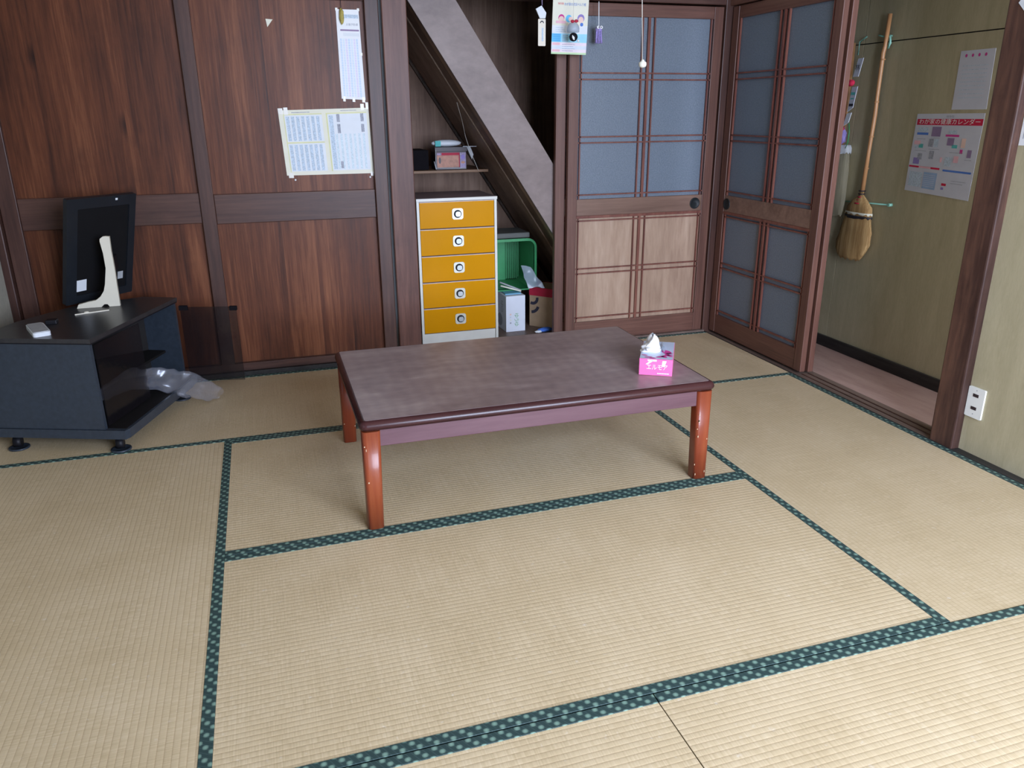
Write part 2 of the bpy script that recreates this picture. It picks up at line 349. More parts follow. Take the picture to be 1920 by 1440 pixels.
bristle_m = wood('broom_straw', (0.22,0.12,0.045), (0.42,0.26,0.11), (0.60,0.42,0.20), 'z', 260, 40, 0.03, 0.7, 0.2, bmp=0.6)
bristle2_m = wood('pale_broom_straw', (0.25,0.22,0.14), (0.42,0.38,0.26), (0.55,0.50,0.36), 'z', 260, 40, 0.03, 0.7, 0.2, bmp=0.6)
bamboo_m = wood('bamboo', (0.36,0.17,0.07), (0.52,0.27,0.12), (0.68,0.42,0.22), 'z', 40, 10, 0.1, 0.35, 0.5)
cord_m = plain('black_cord', (0.02,0.02,0.03), 0.6)
hook_m = plain('mint_green_hook', (0.28,0.60,0.50), 0.35)
purple_m = plain('purple_yarn', (0.34,0.28,0.58), 0.9, 0.1, var=0.3, vs=160)
tagwood_m = plain('pale_wooden_tag', (0.80,0.74,0.62), 0.5, var=0.03)
brown_m = plain('brown_lining', (0.30,0.13,0.06), 0.6)
def filmmat(name, col, fac, rough):
    m = bpy.data.materials.new(name); m.use_nodes = True; nt = m.node_tree; nt.nodes.remove(nt.nodes['Principled BSDF'])
    tr = nt.nodes.new('ShaderNodeBsdfTransparent'); gl = nt.nodes.new('ShaderNodeBsdfAnisotropic'); df = nt.nodes.new('ShaderNodeBsdfDiffuse')
    gl.inputs['Roughness'].default_value = rough; gl.inputs['Color'].default_value = (0.9,0.93,1,1); df.inputs['Color'].default_value = (*col, 1)
    m1 = nt.nodes.new('ShaderNodeMixShader'); m1.inputs[0].default_value = 0.45; L(nt, df.outputs[0], m1.inputs[1]); L(nt, gl.outputs[0], m1.inputs[2])
    m2 = nt.nodes.new('ShaderNodeMixShader'); m2.inputs[0].default_value = fac; L(nt, tr.outputs[0], m2.inputs[1]); L(nt, m1.outputs[0], m2.inputs[2])
    L(nt, m2.outputs[0], nt.nodes['Material Output'].inputs[0]); return m
def glassmat(name, col, rough, alpha, spec=0.5):
    m, nt, b = newmat(name, rough, spec); b.inputs['Base Color'].default_value = (*col, 1); b.inputs['Alpha'].default_value = alpha
    n = N(nt, 'ShaderNodeTexNoise', Scale=60.0, Detail=2.0); L(nt, coords(nt), n.inputs['Vector'])
    bump(nt, b, n.outputs[0], 0.25, 0.002); return m
smoke_m = glassmat('smoked_glass', (0.012,0.010,0.012), 0.08, 0.44)
film_m = filmmat('clear_film', (0.50,0.54,0.66), 0.17, 0.22)
film2_m = glassmat('plastic_film', (0.42,0.50,0.60), 0.25, 0.55)
frost_m, _nt, _b = newmat('frosted_door_glass', 0.42, 0.6)
_n = N(_nt, 'ShaderNodeTexNoise', Scale=170.0, Detail=3.0); L(_nt, coords(_nt), _n.inputs['Vector'])
L(_nt, ramp(_nt, _n.outputs[0], [(0.3, (0.125,0.160,0.200)), (0.7, (0.185,0.225,0.275))]), _b.inputs['Base Color'])
bump(_nt, _b, _n.outputs[0], 0.5, 0.002); _b.inputs['Alpha'].default_value = 0.86

# ================================================================ SETTING
struct('floor', MB().box((-0.95,-3.2,-0.12), (3.2,2.85,-0.055), core_m))
mb = MB(); mb.box((2.80,-1.0,-0.055), (3.2,2.85,-0.004), hall_m); struct('floor_hall', mb)
mb = MB(); mb.box((0.86,1.87,-0.055), (2.8,2.80,0.03), sill_m); struct('floor_alcove', mb)
struct('ceiling', MB().box((-1.05,-3.3,2.40), (3.3,2.9,2.46), ceil_m))
# back wall: old cedar boards held in dark frames
mb = MB(); mb.box((-0.95,1.815,0.0), (0.80,1.84,2.40), board); struct('wall_back', mb)
tn = [0]
def trim(a, b, mat, bev=0.003):
    tn[0] += 1; return struct('trim_%d' % tn[0], MB().box(a, b, mat, bev))
trim((-0.045,1.790,0.022), (0.018,1.86,2.40), frame_w)           # middle stile
trim((0.774,1.785,0.022), (0.838,1.86,2.40), frame_w)            # right stile
trim((-0.865,1.795,0.022), (-0.797,1.86,2.40), frame_w)          # left stile
trim((-0.797,1.802,0.760), (-0.045,1.83,0.900), frame_h)         # mid rails
trim((0.018,1.802,0.752), (0.774,1.83,0.890), frame_h)
trim((-0.797,1.802,1.735), (-0.045,1.83,1.83), frame_h)          # top rails
trim((0.018,1.802,1.735), (0.774,1.83,1.83), frame_h)
trim((-0.865,1.785,0.022), (0.845,1.83,0.060), frame_h, 0.002)   # bottom rail
trim((-0.90,1.765,-0.03), (0.85,1.84,0.022), dark_m, 0.002)      # sill under the boards
trim((-0.95,1.765,-0.03), (-0.868,1.86,2.40), frame_w, 0.005)      # corner post
trim((0.850,1.768,-0.03), (0.967,1.885,2.40), post_w, 0.004)     # pillar beside the alcove
trim((0.967,1.775,1.768), (2.70,1.90,1.86), frame_h)             # lintel over alcove and doors
mb = MB(); mb.box((0.967,1.80,1.86), (2.8,1.86,2.40), plaster_m); struct('wall_back_upper', mb)
trim((0.85,1.762,-0.03), (2.672,1.90,0.012), sill_m, 0.002)      # grooved sill under the sliding doors
trim((2.662,1.770,-0.03), (2.80,1.90,2.40), frame_w, 0.004)      # corner post
# alcove shell
mb = MB(); mb.box((0.84,2.72,0.0), (2.80,2.76,2.40), alcove_m); struct('wall_alcove_back', mb)
mb = MB(); mb.box((0.84,1.885,0.0), (0.90,2.72,2.40), alcove_m); struct('wall_alcove_left', mb)
mb = MB(); mb.box((2.765,1.90,0.0), (2.80,2.76,2.40), alcove_m); struct('wall_alcove_right', mb)
# right side: threshold, pillar, header, wallboard
mb = MB()
mb.box((2.680,0.05,-0.055), (2.795,1.77,0.000), sill_m, 0.001)
for x in (2.715, 2.752): mb.box((x-0.003,0.05,0.0), (x+0.003,0.90,0.0025), frame_w)
struct('trim_threshold', mb)
trim((2.676,-0.060,-0.03), (2.800,0.050,2.40), pillar_m, 0.006)
trim((2.685,0.05,1.765), (2.795,1.77,1.86), door_hy)
mb = MB(); mb.box((2.72,0.05,1.86), (2.76,1.77,2.40), plaster_m); struct('wall_right_upper', mb)
mb = MB(); mb.box((2.712,-3.2,-0.05), (2.76,-0.060,2.40), ply_m); struct('wall_right', mb)
struct('baseboard_right', MB().box((2.672,-3.2,-0.03), (2.712,-0.060,0.004), dark_m, 0.001))
trim((2.672,-0.060,-0.03), (2.6755,1.765,0.004), dark_m, 0.001)
# hall beyond the sliding doors
mb = MB()
for y0, y1 in ((-1.0,1.287), (1.292,2.85)):
    for z0, z1 in ((-0.01,1.549), (1.554,2.40)): mb.box((3.16,y0,z0), (3.19,y1,z1), ply_m)
mb.box((3.165,-1.0,0.0), (3.20,2.85,2.40), inner_m); struct('wall_hall', mb)
struct('baseboard_hall', MB().box((3.146,-1.0,-0.004), (3.16,2.85,0.056), dark_m, 0.002))
mb = MB(); mb.box((2.80,2.80,-0.05), (3.2,2.85,2.40), ply_m); struct('wall_hall_back', mb)
mb = MB(); mb.box((2.76,-1.05,-0.05), (3.2,-1.0,0.55), ply_m); mb.box((2.76,-1.05,1.95), (3.2,-1.0,2.40), ply_m); struct('wall_hall_front', mb)
# left wall with an unseen window added for the side fill, rear wall with glazed sliding doors (daylight comes in here)
mb = MB(); mb.box((-0.95,-1.0,-0.05), (-0.90,1.765,2.40), plaster_m); mb.box((-0.95,-3.2,-0.05), (-0.90,-2.5,2.40), plaster_m)
mb.box((-0.95,-2.5,-0.05), (-0.90,-1.0,0.6), plaster_m); mb.box((-0.95,-2.5,1.8), (-0.90,-1.0,2.40), plaster_m); struct('wall_left', mb)
mb = MB()
for y in (-2.48, -1.75, -1.02): mb.box((-0.94,y-0.02,0.6), (-0.91,y+0.02,1.8), door_v)
mb.box((-0.94,-2.5,0.6), (-0.91,-1.0,0.64), door_hy); mb.box((-0.94,-2.5,1.76), (-0.91,-1.0,1.8), door_hy); struct('added_window_1', mb)
mb = MB(); mb.box((-0.95,-3.2,2.30), (2.76,-3.15,2.40), plaster_m); mb.box((-0.95,-3.2,-0.05), (0.66,-3.15,2.30), plaster_m); struct('wall_front', mb)
mb = MB()
for x in (0.69, 1.69, 2.68): mb.box((x-0.025,-3.19,0.0), (x+0.025,-3.16,2.30), door_v)
mb.box((0.66,-3.19,-0.05), (2.71,-3.16,0.12), door_h); mb.box((0.66,-3.19,2.25), (2.71,-3.16,2.30), door_h); struct('window_2', mb)

# ================================================================ SLIDING DOORS
def sliding_door(name, M, w, lower_panel, bar_c, pull_x, hm):
    """local frame: x across the leaf, y up, z toward the viewer; leaf front face at z=0, 30 mm thick"""
    D = struct_empty(name, M.translation)
    def part(n, mb, label=None): return mb.build(n, D, 'structure')
    st = 0.055; T = 0.03
    for x0 in (0, w-st): part('stile', MB(M).box((x0,0.012,-T), (x0+st,1.76,0), door_v, 0.0025))
    part('rail', MB(M).box((st,1.70,-T), (w-st,1.76,-0.002), hm, 0.002))
    part('rail', MB(M).box((st,0.712,-T), (w-st,0.800,-0.002), rail_m, 0.002))
    part('rail', MB(M).box((st,0.012,-T), (w-st,0.118,-0.002), hm, 0.002))
    part('glass_pane', MB(M).box((st-0.01,0.795,-0.021), (w-st+0.01,1.705,-0.017), frost_m))
    if lower_panel: part('lower_panel', MB(M).box((st-0.01,0.11,-0.021), (w-st+0.01,0.715,-0.014), panel_m))
    else: part('glass_pane', MB(M).box((st-0.01,0.11,-0.021), (w-st+0.01,0.715,-0.017), frost_m))
    b = 0.0035; f0, f1 = -0.0145, -0.004
    up = MB(M)
    for z in (1.433, 1.402, 1.120, 1.090, 0.822): up.box((st,z-b,f0), (w-st,z+b,f1), lattice_m)
    for dx, h in ((-0.036,b), (0,0.007), (0.032,b)): up.box((bar_c+dx-h,0.80,f0), (bar_c+dx+h,1.70,f1+0.001), lattice_m)
    for x in (st+0.012, w-st-0.012): up.box((x-b,0.80,f0), (x+b,1.70,f1), lattice_m)
    part('upper_lattice', up)
    lo = MB(M)
    lo.box((st,0.698,f0), (w-st,0.712,-0.001), lattice_m)
    for z in (0.684, 0.422, 0.394, 0.143): lo.box((st,z-b,f0), (w-st,z+b,f1), lattice_m)
    for dx, h in ((-0.034,b), (0,0.007), (0.034,b)): lo.box((bar_c-0.008+dx-h,0.118,f0), (bar_c-0.008+dx+h,0.70,f1+0.001), lattice_m)
    for x in (st+0.012, w-st-0.012): lo.box((x-b,0.118,f0), (x+b,0.70,f1), lattice_m)
    part('lower_lattice', lo)
    if pull_x is not None:
        MP = M @ Matrix.Translation((pull_x, 0.754, 0))
        mb = MB(MP); mb.lathe([(0.0,-0.0008),(0.022,-0.0008),(0.025,0.0012),(0.028,0.0025),(0.031,0.001),(0.031,-0.010)], (0,0,0), pull_m, 28); part('door_pull', mb)
    return D
MB1 = FB(1.790, 0, 1.782); sliding_door('door_1', MB1, 0.868, True, 0.440, 0.770, door_h)
sliding_door('door_2', FB(1.735, 0, 1.822), 0.868, True, 0.440, None, door_h)
MR1 = FR(1.762, 0, 2.700); sliding_door('door_3', MR1, 0.862, False, 0.448, 0.083, door_hy)
sliding_door('door_4', FR(1.762, 0, 2.738), 0.874, False, 0.440, None, door_hy)

# ================================================================ TATAMI
def mat_(name, x0, x1, y0, y1, axis, label, sides=(1, 1)):
    t = thing(name, ((x0+x1)/2, (y0+y1)/2, -0.055), label, 'tatami mat', 'tatami mats of the floor')
    g = 0.0003; bw = 0.0285
    w, h = (tat_x, bro_x) if axis == 'x' else (tat_y, bro_y)
    mb = MB(); mb.box((x0+g,y0+g,-0.055), (x1-g,y1-g,0.0), core_m); 
    mb.rect(x0+g, y0+g, x1-g, y1-g, 0.0004, w); mb.build('woven_surface', t, normals=False)
    for k in (0, 1):
        if axis == 'x': a, b = ((x0+g, y0+g), (x1-g, y0+bw)) if k == 0 else ((x0+g, y1-bw), (x1-g, y1-g))
        else: a, b = ((x0+g, y0+g), (x0+bw, y1-g)) if k == 0 else ((x1-bw, y0+g), (x1-g, y1-g))
        MB().box((a[0],a[1],-0.004), (b[0],b[1],0.0022), h, 0.0009, 1).build('cloth_border', t)
mat_('tatami_mat', -0.90, 0.86, 0.912, 1.763, 'x', 'tatami mat under the black television stand, along the board wall')
mat_('tatami_mat', 0.86, 2.672, 0.912, 1.763, 'x', 'tatami mat in the far right corner in front of the lattice doors')
mat_('tatami_mat', 0.015, 1.780, 0.000, 0.912, 'x', 'shaded tatami mat directly underneath the low table')
mat_('tatami_mat', 0.015, 1.780, -0.915, -0.003, 'x', 'empty middle tatami mat just in front of the low table legs')
mat_('tatami_mat', -0.89, 0.015, -0.915, 0.912, 'y', 'lengthwise tatami mat left of the low table, in front of the television stand')
mat_('tatami_mat', 1.780, 2.672, -0.915, 0.912, 'y', 'lengthwise tatami mat right of the low table beside the open doorway')
mat_('tatami_mat', -0.85, 0.958, -1.83, -0.918, 'x', 'nearest tatami mat at bottom edge, left of the narrow borderless seam')
mat_('tatami_mat', 0.960, 2.672, -1.83, -0.918, 'x', 'nearest tatami mat in the bottom right, right of the borderless seam')

# ================================================================ LOW TABLE
T = thing('low_table', (1.05,0.40,0), 'low dark red wooden table with worn laminate top and chipped square legs', 'table')
x0, x1, y0, y1 = 0.440, 1.654, 0.008, 0.800
def rrect(x0, y0, x1, y1, r, n=5):
    out = []
    for cx, cy, a0 in ((x1-r,y0+r,-90), (x1-r,y1-r,0), (x0+r,y1-r,90), (x0+r,y0+r,180)):
        for i in range(n+1):
            a = math.radians(a0 + 90*i/n); out.append((cx+r*math.cos(a), cy+r*math.sin(a)))
    return out
mb = MB(); prof = [(0.012,0.338),(0.005,0.340),(0.003,0.344),(0.000,0.345),(-0.002,0.351),(0.0,0.359),(0.006,0.366),(0.012,0.3690),(0.017,0.3694)]
rings = []
for ins, z in prof: rings.append([mb.V((*p, z)) for p in rrect(x0+ins, y0+ins, x1-ins, y1-ins, max(0.022-ins, 0.004))])
for i in range(len(rings)-1):
    n = len(rings[0])
    for k in range(n): mb.face([rings[i][k], rings[i][(k+1)%n], rings[i+1][(k+1)%n], rings[i+1][k]], rim_m, True)
mb.face(list(reversed(rings[0])), rim_m); mb.face(rings[-1], rim_m)
mb.build('table_rim', T)
MB().prism(rrect(x0+0.017, y0+0.017, x1-0.017, y1-0.017, 0.008), 0.366, 0.3700, top_m).build('tabletop', T)
lw = 0.056
for i, (lx, ly) in enumerate(((x0+0.006,y0+0.006), (x1-0.006-lw,y0+0.006), (x0+0.006,y1-0.006-lw), (x1-0.006-lw,y1-0.006-lw))):
    mb = MB(); sx = 1 if lx < 1 else -1; sy = 1 if ly < 0.4 else -1
    tp = rrect(lx, ly, lx+lw, ly+lw, 0.013, 4); cx, cy = lx+lw/2 - sx*0.004, ly+lw/2
    a = [mb.V((cx+(p[0]-lx-lw/2)*0.90, cy+(p[1]-ly-lw/2)*0.90, 0.003)) for p in tp]; b = [mb.V((*p, 0.335)) for p in tp]
    n = len(tp)
    for k in range(n): mb.face([a[k], a[(k+1)%n], b[(k+1)%n], b[k]], leg_m, True)
    mb.face(list(reversed(a)), leg_m); mb.face(b, leg_m)
    rnd = random.Random(i)      # chips of bare wood along the edges
    for k in range(9 if i == 1 else 3):
        z = rnd.uniform(0.02, 0.32); ex = rnd.choice((0.003, 0.008, lw-0.012))
        mb.box((lx+ex, ly-0.0006, z), (lx+ex+rnd.uniform(0.0015,0.004), ly+0.001, z+rnd.uniform(0.002,0.008)), chip_m)
    mb.build('leg', T)
for nm, a, b in (('front', (x0+0.05,y0+0.020,0.280), (x1-0.05,y0+0.040,0.336)), ('back', (x0+0.05,y1-0.040,0.280), (x1-0.05,y1-0.020,0.336)),
                 ('l', (x0+0.020,y0+0.05,0.280), (x0+0.040,y1-0.05,0.336)), ('r', (x1-0.040,y0+0.05,0.280), (x1-0.020,y1-0.05,0.336))):
    MB().box(a, b, apron_m, 0.002).build('apron', T)

# ---- tissue box
TB = thing('tissue_box', (1.52,0.21,0.3704), 'pink and pale blue tissue box with white tissue sticking out, on low table', 'tissue box')
u = Vector((0.863,-0.505,0)).normalized()
bw_, bd_, bh_ = 0.115, 0.225, 0.060
MT = frame((1.434,0.160,0.3704), u, (0,0,1))      # local x across the front end, y up, z toward the viewer
mb = MB(MT); mb.box((0,0,-bd_), (bw_,bh_,0), pinkbox_m, 0.0008, 1)
e = 0.0006
mb.rect(0.001,0.001,bw_-0.001,bh_-0.004,e,pinkbox_m)
for ps in (((0.022,0.040),(0.030,0.040),(0.052,0.056),(0.040,0.056)), ((0.030,0.052),(0.060,0.052),(0.060,0.058),(0.028,0.058)),
           ((0.078,0.034),(0.088,0.034),(0.094,0.055),(0.080,0.055))):
    mb.quad([(p[0],p[1],e*2) for p in ps], paperb_m)
mb.text('エルモア', 0.023, bw_*0.54, 0.030, e*3, paperb_m, 0.80)
for k in range(9): mb.rect(0.064+k*0.0046, 0.007, 0.0674+k*0.0046, 0.0105, e*2, paperb_m)
# top: pale blue with magenta petals
MTop = MT @ Matrix.Translation((0, bh_+e, 0)) @ Matrix.Rotation(math.radians(-90), 4, 'X')
m2 = MB(MTop); m2.rect(0.001,0.002,bw_-0.001,bd_-0.002,0,palebox_m)
for cx, cy, r, l, w_ in ((0.090,0.090,2.0,0.05,0.016),(0.088,0.045,0.9,0.034,0.008),(0.094,0.060,2.3,0.026,0.007),(0.100,0.075,0.2,0.026,0.006),(0.104,0.048,-0.2,0.020,0.004),(0.105,0.038,-0.5,0.020,0.004),(0.104,0.058,0.1,0.018,0.004),
                         (0.070,0.028,0.5,0.034,0.007),(0.030,0.018,0.3,0.030,0.006),(0.015,0.040,-0.3,0.024,0.005),(0.083,0.030,-0.7,0.030,0.007),(0.045,0.010,0.1,0.024,0.006)):
    pts = [(cx+math.cos(r)*l/2*math.cos(t)-math.sin(r)*w_*math.sin(t), cy+math.sin(r)*l/2*math.cos(t)+math.cos(r)*w_*math.sin(t), e) for t in [6.283*i/10 for i in range(10)]]
    m2.face([m2.V(p) for p in pts], ink_p)
mb2 = mb.build('carton', TB)
m2.build('printed_lid', TB)
def tis(uu, vv):
    # crumpled tissue fountain rising out of the slot, leaning left
    a = uu*6.283; h = vv
    r = (0.024*(1-h)**0.7 + 0.006) * (1 + 0.30*math.sin(3*a+h*4) + 0.22*noise.noise(Vector((math.cos(a)*2.2, math.sin(a)*2.2, h*4))))
    return Vector((0.031 + r*1.0*math.cos(a) + 0.009*h, bh_ + 0.001 + 0.056*h + 0.005*math.sin(2*a)*h, -0.115 + r*1.6*math.sin(a)))
mb = MB(MT); mb.sheet(tis, 40, 14, tissue_m)
def tis2(uu, vv):
    a = uu*6.283
    r = 0.5*(1-vv) + 0.5; s_ = math.sin(vv*3.14)
    return Vector((0.027 + 0.024*s_*math.cos(a)*(1+0.25*math.sin(5*a)), bh_ + 0.002 + 0.030*vv + 0.006*noise.noise(Vector((a, vv*3, 1))), -0.095 + 0.042*s_*math.sin(a)*(1+0.2*math.sin(4*a+1))))
mb.sheet(tis2, 36, 10, tissue_m)
mb.build('tissue', TB)
mb = MB(MT)
mb.sheet(lambda a, b: Vector((0.062+0.018*a+0.004*math.sin(b*3), bh_+0.001+0.016*math.sin(a*3.14), -0.165+0.085*b)), 8, 6, film2_m); mb.build('slot_film', TB, normals=False)

# ================================================================ CHEST OF DRAWERS
CH = thing('chest_of_drawers', (1.215,2.08,0.03), 'narrow white chest with five glossy amber drawers standing in the alcove', 'chest of drawers')
cx0, cx1, cf, cb = 0.999, 1.436, 1.915, 2.27
mb = MB(); mb.box((cx0,cf+0.002,0.03), (cx0+0.014,cb,0.815), white_m, 0.001); mb.box((cx1-0.014,cf+0.002,0.03), (cx1,cb,0.815), white_m, 0.001)
mb.box((cx0+0.014,cb-0.008,0.03), (cx1-0.014,cb,0.815), white_m); mb.build('carcass', CH)
MB().box((cx0-0.002,cf-0.004,0.806), (cx1+0.002,cb,0.8215), white_m, 0.0015).build('top_panel', CH)
MB().box((cx0+0.003,cf+0.004,0.8216), (cx1-0.003,cb,0.8222), plain('dusty_top', (0.20,0.15,0.16), 0.5)).build('top_covering', CH)
MB().box((cx0+0.014,cf+0.008,0.03), (cx1-0.016,cf+0.022,0.088), white_m, 0.001).build('plinth', CH)
dz = (0.806-0.090)/5
for k in range(5):
    z0 = 0.090+dz*k; z1 = z0+dz
    mb = MB(); mb.box((cx0+0.0155,cf+0.002,z0+0.003), (cx1-0.0155,cf+0.018,z1-0.006), orange_m, 0.0015)
    mb.box((cx0+0.0155,cf+0.001,z1-0.0058), (cx1-0.0155,cf+0.016,z1-0.0028), pinkw_m)
    mb.box((cx0+0.0155,cf+0.010,z1-0.0028), (cx1-0.0155,cf+0.016,z1+0.003), gap_m)
    mb.box((cx0+0.02,cf+0.018,z0+0.01), (cx1-0.02,cb-0.02,z1-0.02), inner_m)
    dr = mb.build('drawer', CH)
    MH = FB((cx0+cx1)/2, z0+dz*0.52, cf+0.0015)
    mb = MB(MH); mb.prism(rrect(-0.030,-0.029,0.030,0.029,0.012), 0, 0.006, chrome_m); 
    hp = mb.build('handle_plate', dr)
    mb = MB(MH); mb.lathe([(0.019,0.005),(0.021,0.007),(0.019,0.0085),(0.0165,0.0065)], (0,0,0), black_m, 24)
    mb.prism(rrect(-0.014,-0.013,0.014,0.013,0.010), 0.0065, 0.018, chrome_d); mb.build('knob', dr)

# ================================================================ STAIRCASE
ST = thing('staircase', (2.10,2.25,0.03), 'steep wooden staircase seen from below, pale side board above the chest', 'staircase')
def zl(x): return 1.733 - (x-1.004)*1.522       # lower edge of the side board
sd = Vector((1,0,-1.522)).normalized()
pts = [(0.62,zl(0.62)), (2.115,0.04), (2.42,0.04), (0.80,zl(0.62)+0.08)]
def stringer(y0, mat):
    MS = FB(0, 0, y0)
    xa, xb = 0.60, 2.13
    hz = 0.366
    p = [(xa,zl(xa)), (2.118,0.035), (2.118+hz/1.522,0.035), (xa,zl(xa)+hz)]
    top = 2.38
    p = [(1.004-(top-1.733)/1.522, top), (2.118,0.035), (2.118+0.2405,0.035), (1.004-(top-1.733)/1.522+0.2405, top)]
    return MB(MS).prism(p, -0.032, 0, mat)
stringer(1.862, stair_m).build('side_board', ST)
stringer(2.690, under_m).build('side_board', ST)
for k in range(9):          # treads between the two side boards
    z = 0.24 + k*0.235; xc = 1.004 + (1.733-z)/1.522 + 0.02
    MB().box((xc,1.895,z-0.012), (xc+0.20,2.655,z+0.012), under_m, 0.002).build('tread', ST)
ny = Vector((sd.z,0,-sd.x)); cuts = (1.896,1.965,2.12,2.40,2.657)
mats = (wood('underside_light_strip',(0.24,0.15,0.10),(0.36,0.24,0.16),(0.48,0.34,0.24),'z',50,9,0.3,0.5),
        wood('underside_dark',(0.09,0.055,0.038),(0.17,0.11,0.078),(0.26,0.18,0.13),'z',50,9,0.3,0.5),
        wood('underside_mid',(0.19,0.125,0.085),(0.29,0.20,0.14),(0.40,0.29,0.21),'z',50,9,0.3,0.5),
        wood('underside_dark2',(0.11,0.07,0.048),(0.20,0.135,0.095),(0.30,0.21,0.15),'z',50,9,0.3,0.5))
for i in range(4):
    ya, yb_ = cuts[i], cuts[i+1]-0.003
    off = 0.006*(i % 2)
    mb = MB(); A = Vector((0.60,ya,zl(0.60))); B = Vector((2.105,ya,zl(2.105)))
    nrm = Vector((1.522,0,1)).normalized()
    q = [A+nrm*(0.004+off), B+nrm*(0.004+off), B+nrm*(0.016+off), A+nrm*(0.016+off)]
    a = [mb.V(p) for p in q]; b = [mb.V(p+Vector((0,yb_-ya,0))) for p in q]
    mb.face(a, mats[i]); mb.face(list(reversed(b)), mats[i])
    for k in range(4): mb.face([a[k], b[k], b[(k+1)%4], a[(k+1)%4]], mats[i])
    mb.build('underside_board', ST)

# ================================================================ ALCOVE SHELF AND ITS THINGS
o = MB().box((0.901,2.30,0.921), (1.50,2.719,0.936), shelf_m, 0.002).build('wall_shelf'); tag(o, 'thin wooden shelf board fixed in the alcove above the amber chest', 'shelf')
t = thing('gift_box', (1.29,2.40,0.9362), 'small printed gift box with dark lid and terracotta front on alcove shelf', 'box')
mb = MB(); mb.box((1.200,2.325,0.9362), (1.378,2.46,1.038), choc_m, 0.002); f = MB(FB(0,0,2.3245))
f.rect(1.206,0.950,1.333,1.026,0,terr_m); f.rect(1.333,0.950,1.338,1.030,0.0002,redcard_m); f.rect(1.340,0.946,1.374,1.030,0,lilac_m)
f.rect(1.206,1.016,1.333,1.030,0.0003,redcard_m); f.rect(1.206,1.017,1.232,1.029,0.0005,lilac_m)
f.disc(1.222,0.988,0.0004,0.007,0.018,choc_m); f.disc(1.357,1.005,0.0004,0.011,0.014,ink_v); f.disc(1.357,0.976,0.0004,0.012,0.007,terr_m)
mb.build('carton', t); f.build('printed_front', t)
mb = MB(); mb.prism([(1.196,2.322),(1.382,2.322),(1.376,2.465),(1.202,2.465)], 1.038, 1.060, choc_m); mb.build('lid', t)
mb = MB()
for a, b in (((1.197,2.316,0.940),(1.197,2.316,1.048)), ((1.197,2.316,0.948),(1.372,2.316,0.944)), ((1.186,2.312,0.985),(1.197,2.316,0.940))): mb.tube([a, b], 0.0013, paper_m, 6)
mb.build('clear_wrapper_edge', t)
t = thing('tissue_packet', (1.275,2.40,1.0602), 'white plastic packet lying on top of the gift box', 'packet')
mb = MB(); mb.blob((1.275,2.385,1.0802), (0.088,0.036,0.0195), paper_m, 3, 0.06, 5); mb.build('packet', t)
mb = MB(); mb.box((1.204,2.349,1.064), (1.236,2.352,1.094), ink_t); mb.build('teal_label', t)
o = MB().prism([(1.36,2.33),(1.435,2.31),(1.40,2.37)], 1.061, 1.064, paper_m)
o.quad([(1.384,2.345,1.062),(1.402,2.325,1.062),(1.418,2.318,1.018),(1.410,2.322,0.990)], paper_m); o = o.build('paper_strip', normals=False)
tag(o, 'crumpled pale paper strip hanging off the right end of the gift box', 'paper')
o = MB().box((0.985,2.36,0.9362), (1.165,2.60,1.045), case_m, 0.003).build('black_case'); tag(o, 'black case in the shadow at left end of the alcove shelf', 'case')
o = MB().tube([(1.285,2.135,1.296),(1.345,2.275,1.205),(1.366,2.29,1.12),(1.390,2.293,1.047),(1.440,2.296,0.930)], 0.0014, tape_m, 6).build('loose_string'); tag(o, 'thin pale string hanging from the stairs down to the shelf end', 'string')

# ================================================================ THINGS BESIDE THE CHEST
GC = thing('plastic_crate', (1.60,2.28,0.2505), 'green plastic crate on its side behind the white carton, right of the chest', 'crate')
def ring_prism(mb, M, outer, inner, h0, h1, mat):
    mb.M = M; A=[mb.V((*p,h0)) for p in outer]; B=[mb.V((*p,h1)) for p in outer]; C=[mb.V((*p,h0)) for p in inner]; D=[mb.V((*p,h1)) for p in inner]; n=len(outer)
    for i in range(n):
        j=(i+1)%n; mb.face([A[i],A[j],B[j],B[i]],mat); mb.face([C[j],C[i],D[i],D[j]],mat); mb.face([B[i],B[j],D[j],D[i]],mat); mb.face([A[j],A[i],C[i],C[j]],mat)
MG = FB(1.448, 0.2506, 2.13)
mb = MB(); ring_prism(mb, MG, rrect(0,0,0.284,0.296,0.045), rrect(0.008,0.008,0.276,0.288,0.037), -0.30, 0.0, green_m); mb.build('crate_wall', GC)
mb = MB(); ring_prism(mb, MG, rrect(-0.006,0.0,0.290,0.303,0.055), rrect(0.008,0.008,0.276,0.288,0.037), -0.012, 0.004, green_m); mb.build('crate_rim', GC)
mb = MB(MG); mb.box((0.008,0.008,-0.298), (0.185,0.288,-0.288), green_m)
for k in range(7): mb.box((0.188+k*0.0126,0.012,-0.298), (0.195+k*0.0126,0.286,-0.288), green_m)
mb.box((0.185,0.012,-0.30), (0.276,0.286,-0.297), green_d); mb.build('crate_bottom', GC)
o = MB().box((1.45,2.14,0.555), (1.700,2.36,0.586), greylid_m, 0.006).build('storage_lid'); tag(o, 'dusty grey lid lying on top of the green crate', 'lid')
WB = thing('carton', (1.57,2.15,0.0305), 'white cardboard carton with small green writing right of the chest', 'box')
ub = Vector((0.111,0.004,0)).normalized(); MW = frame((1.515,2.022,0.0305), ub, (0,0,1))
mb = MB(MW); mb.box((0,0,-0.36), (0.118,0.212,0), whitebox_m, 0.001, 1); mb.build('carton_body', WB)
mb = MB(MW)
for k, ch in enumerate('ゆうゆ'): mb.text(ch, 0.032, 0.062, 0.096-k*0.026, 0.0008, ink_gr, 1.0, -1.5708)
for k, (ch, m_) in enumerate((('■', skin_i), ('ん', ink_g), ('の', ink_y), ('■', ink_g))): mb.text(ch, 0.013, 0.026, 0.104-k*0.017, 0.0008, m_, 1.0, -1.5708)
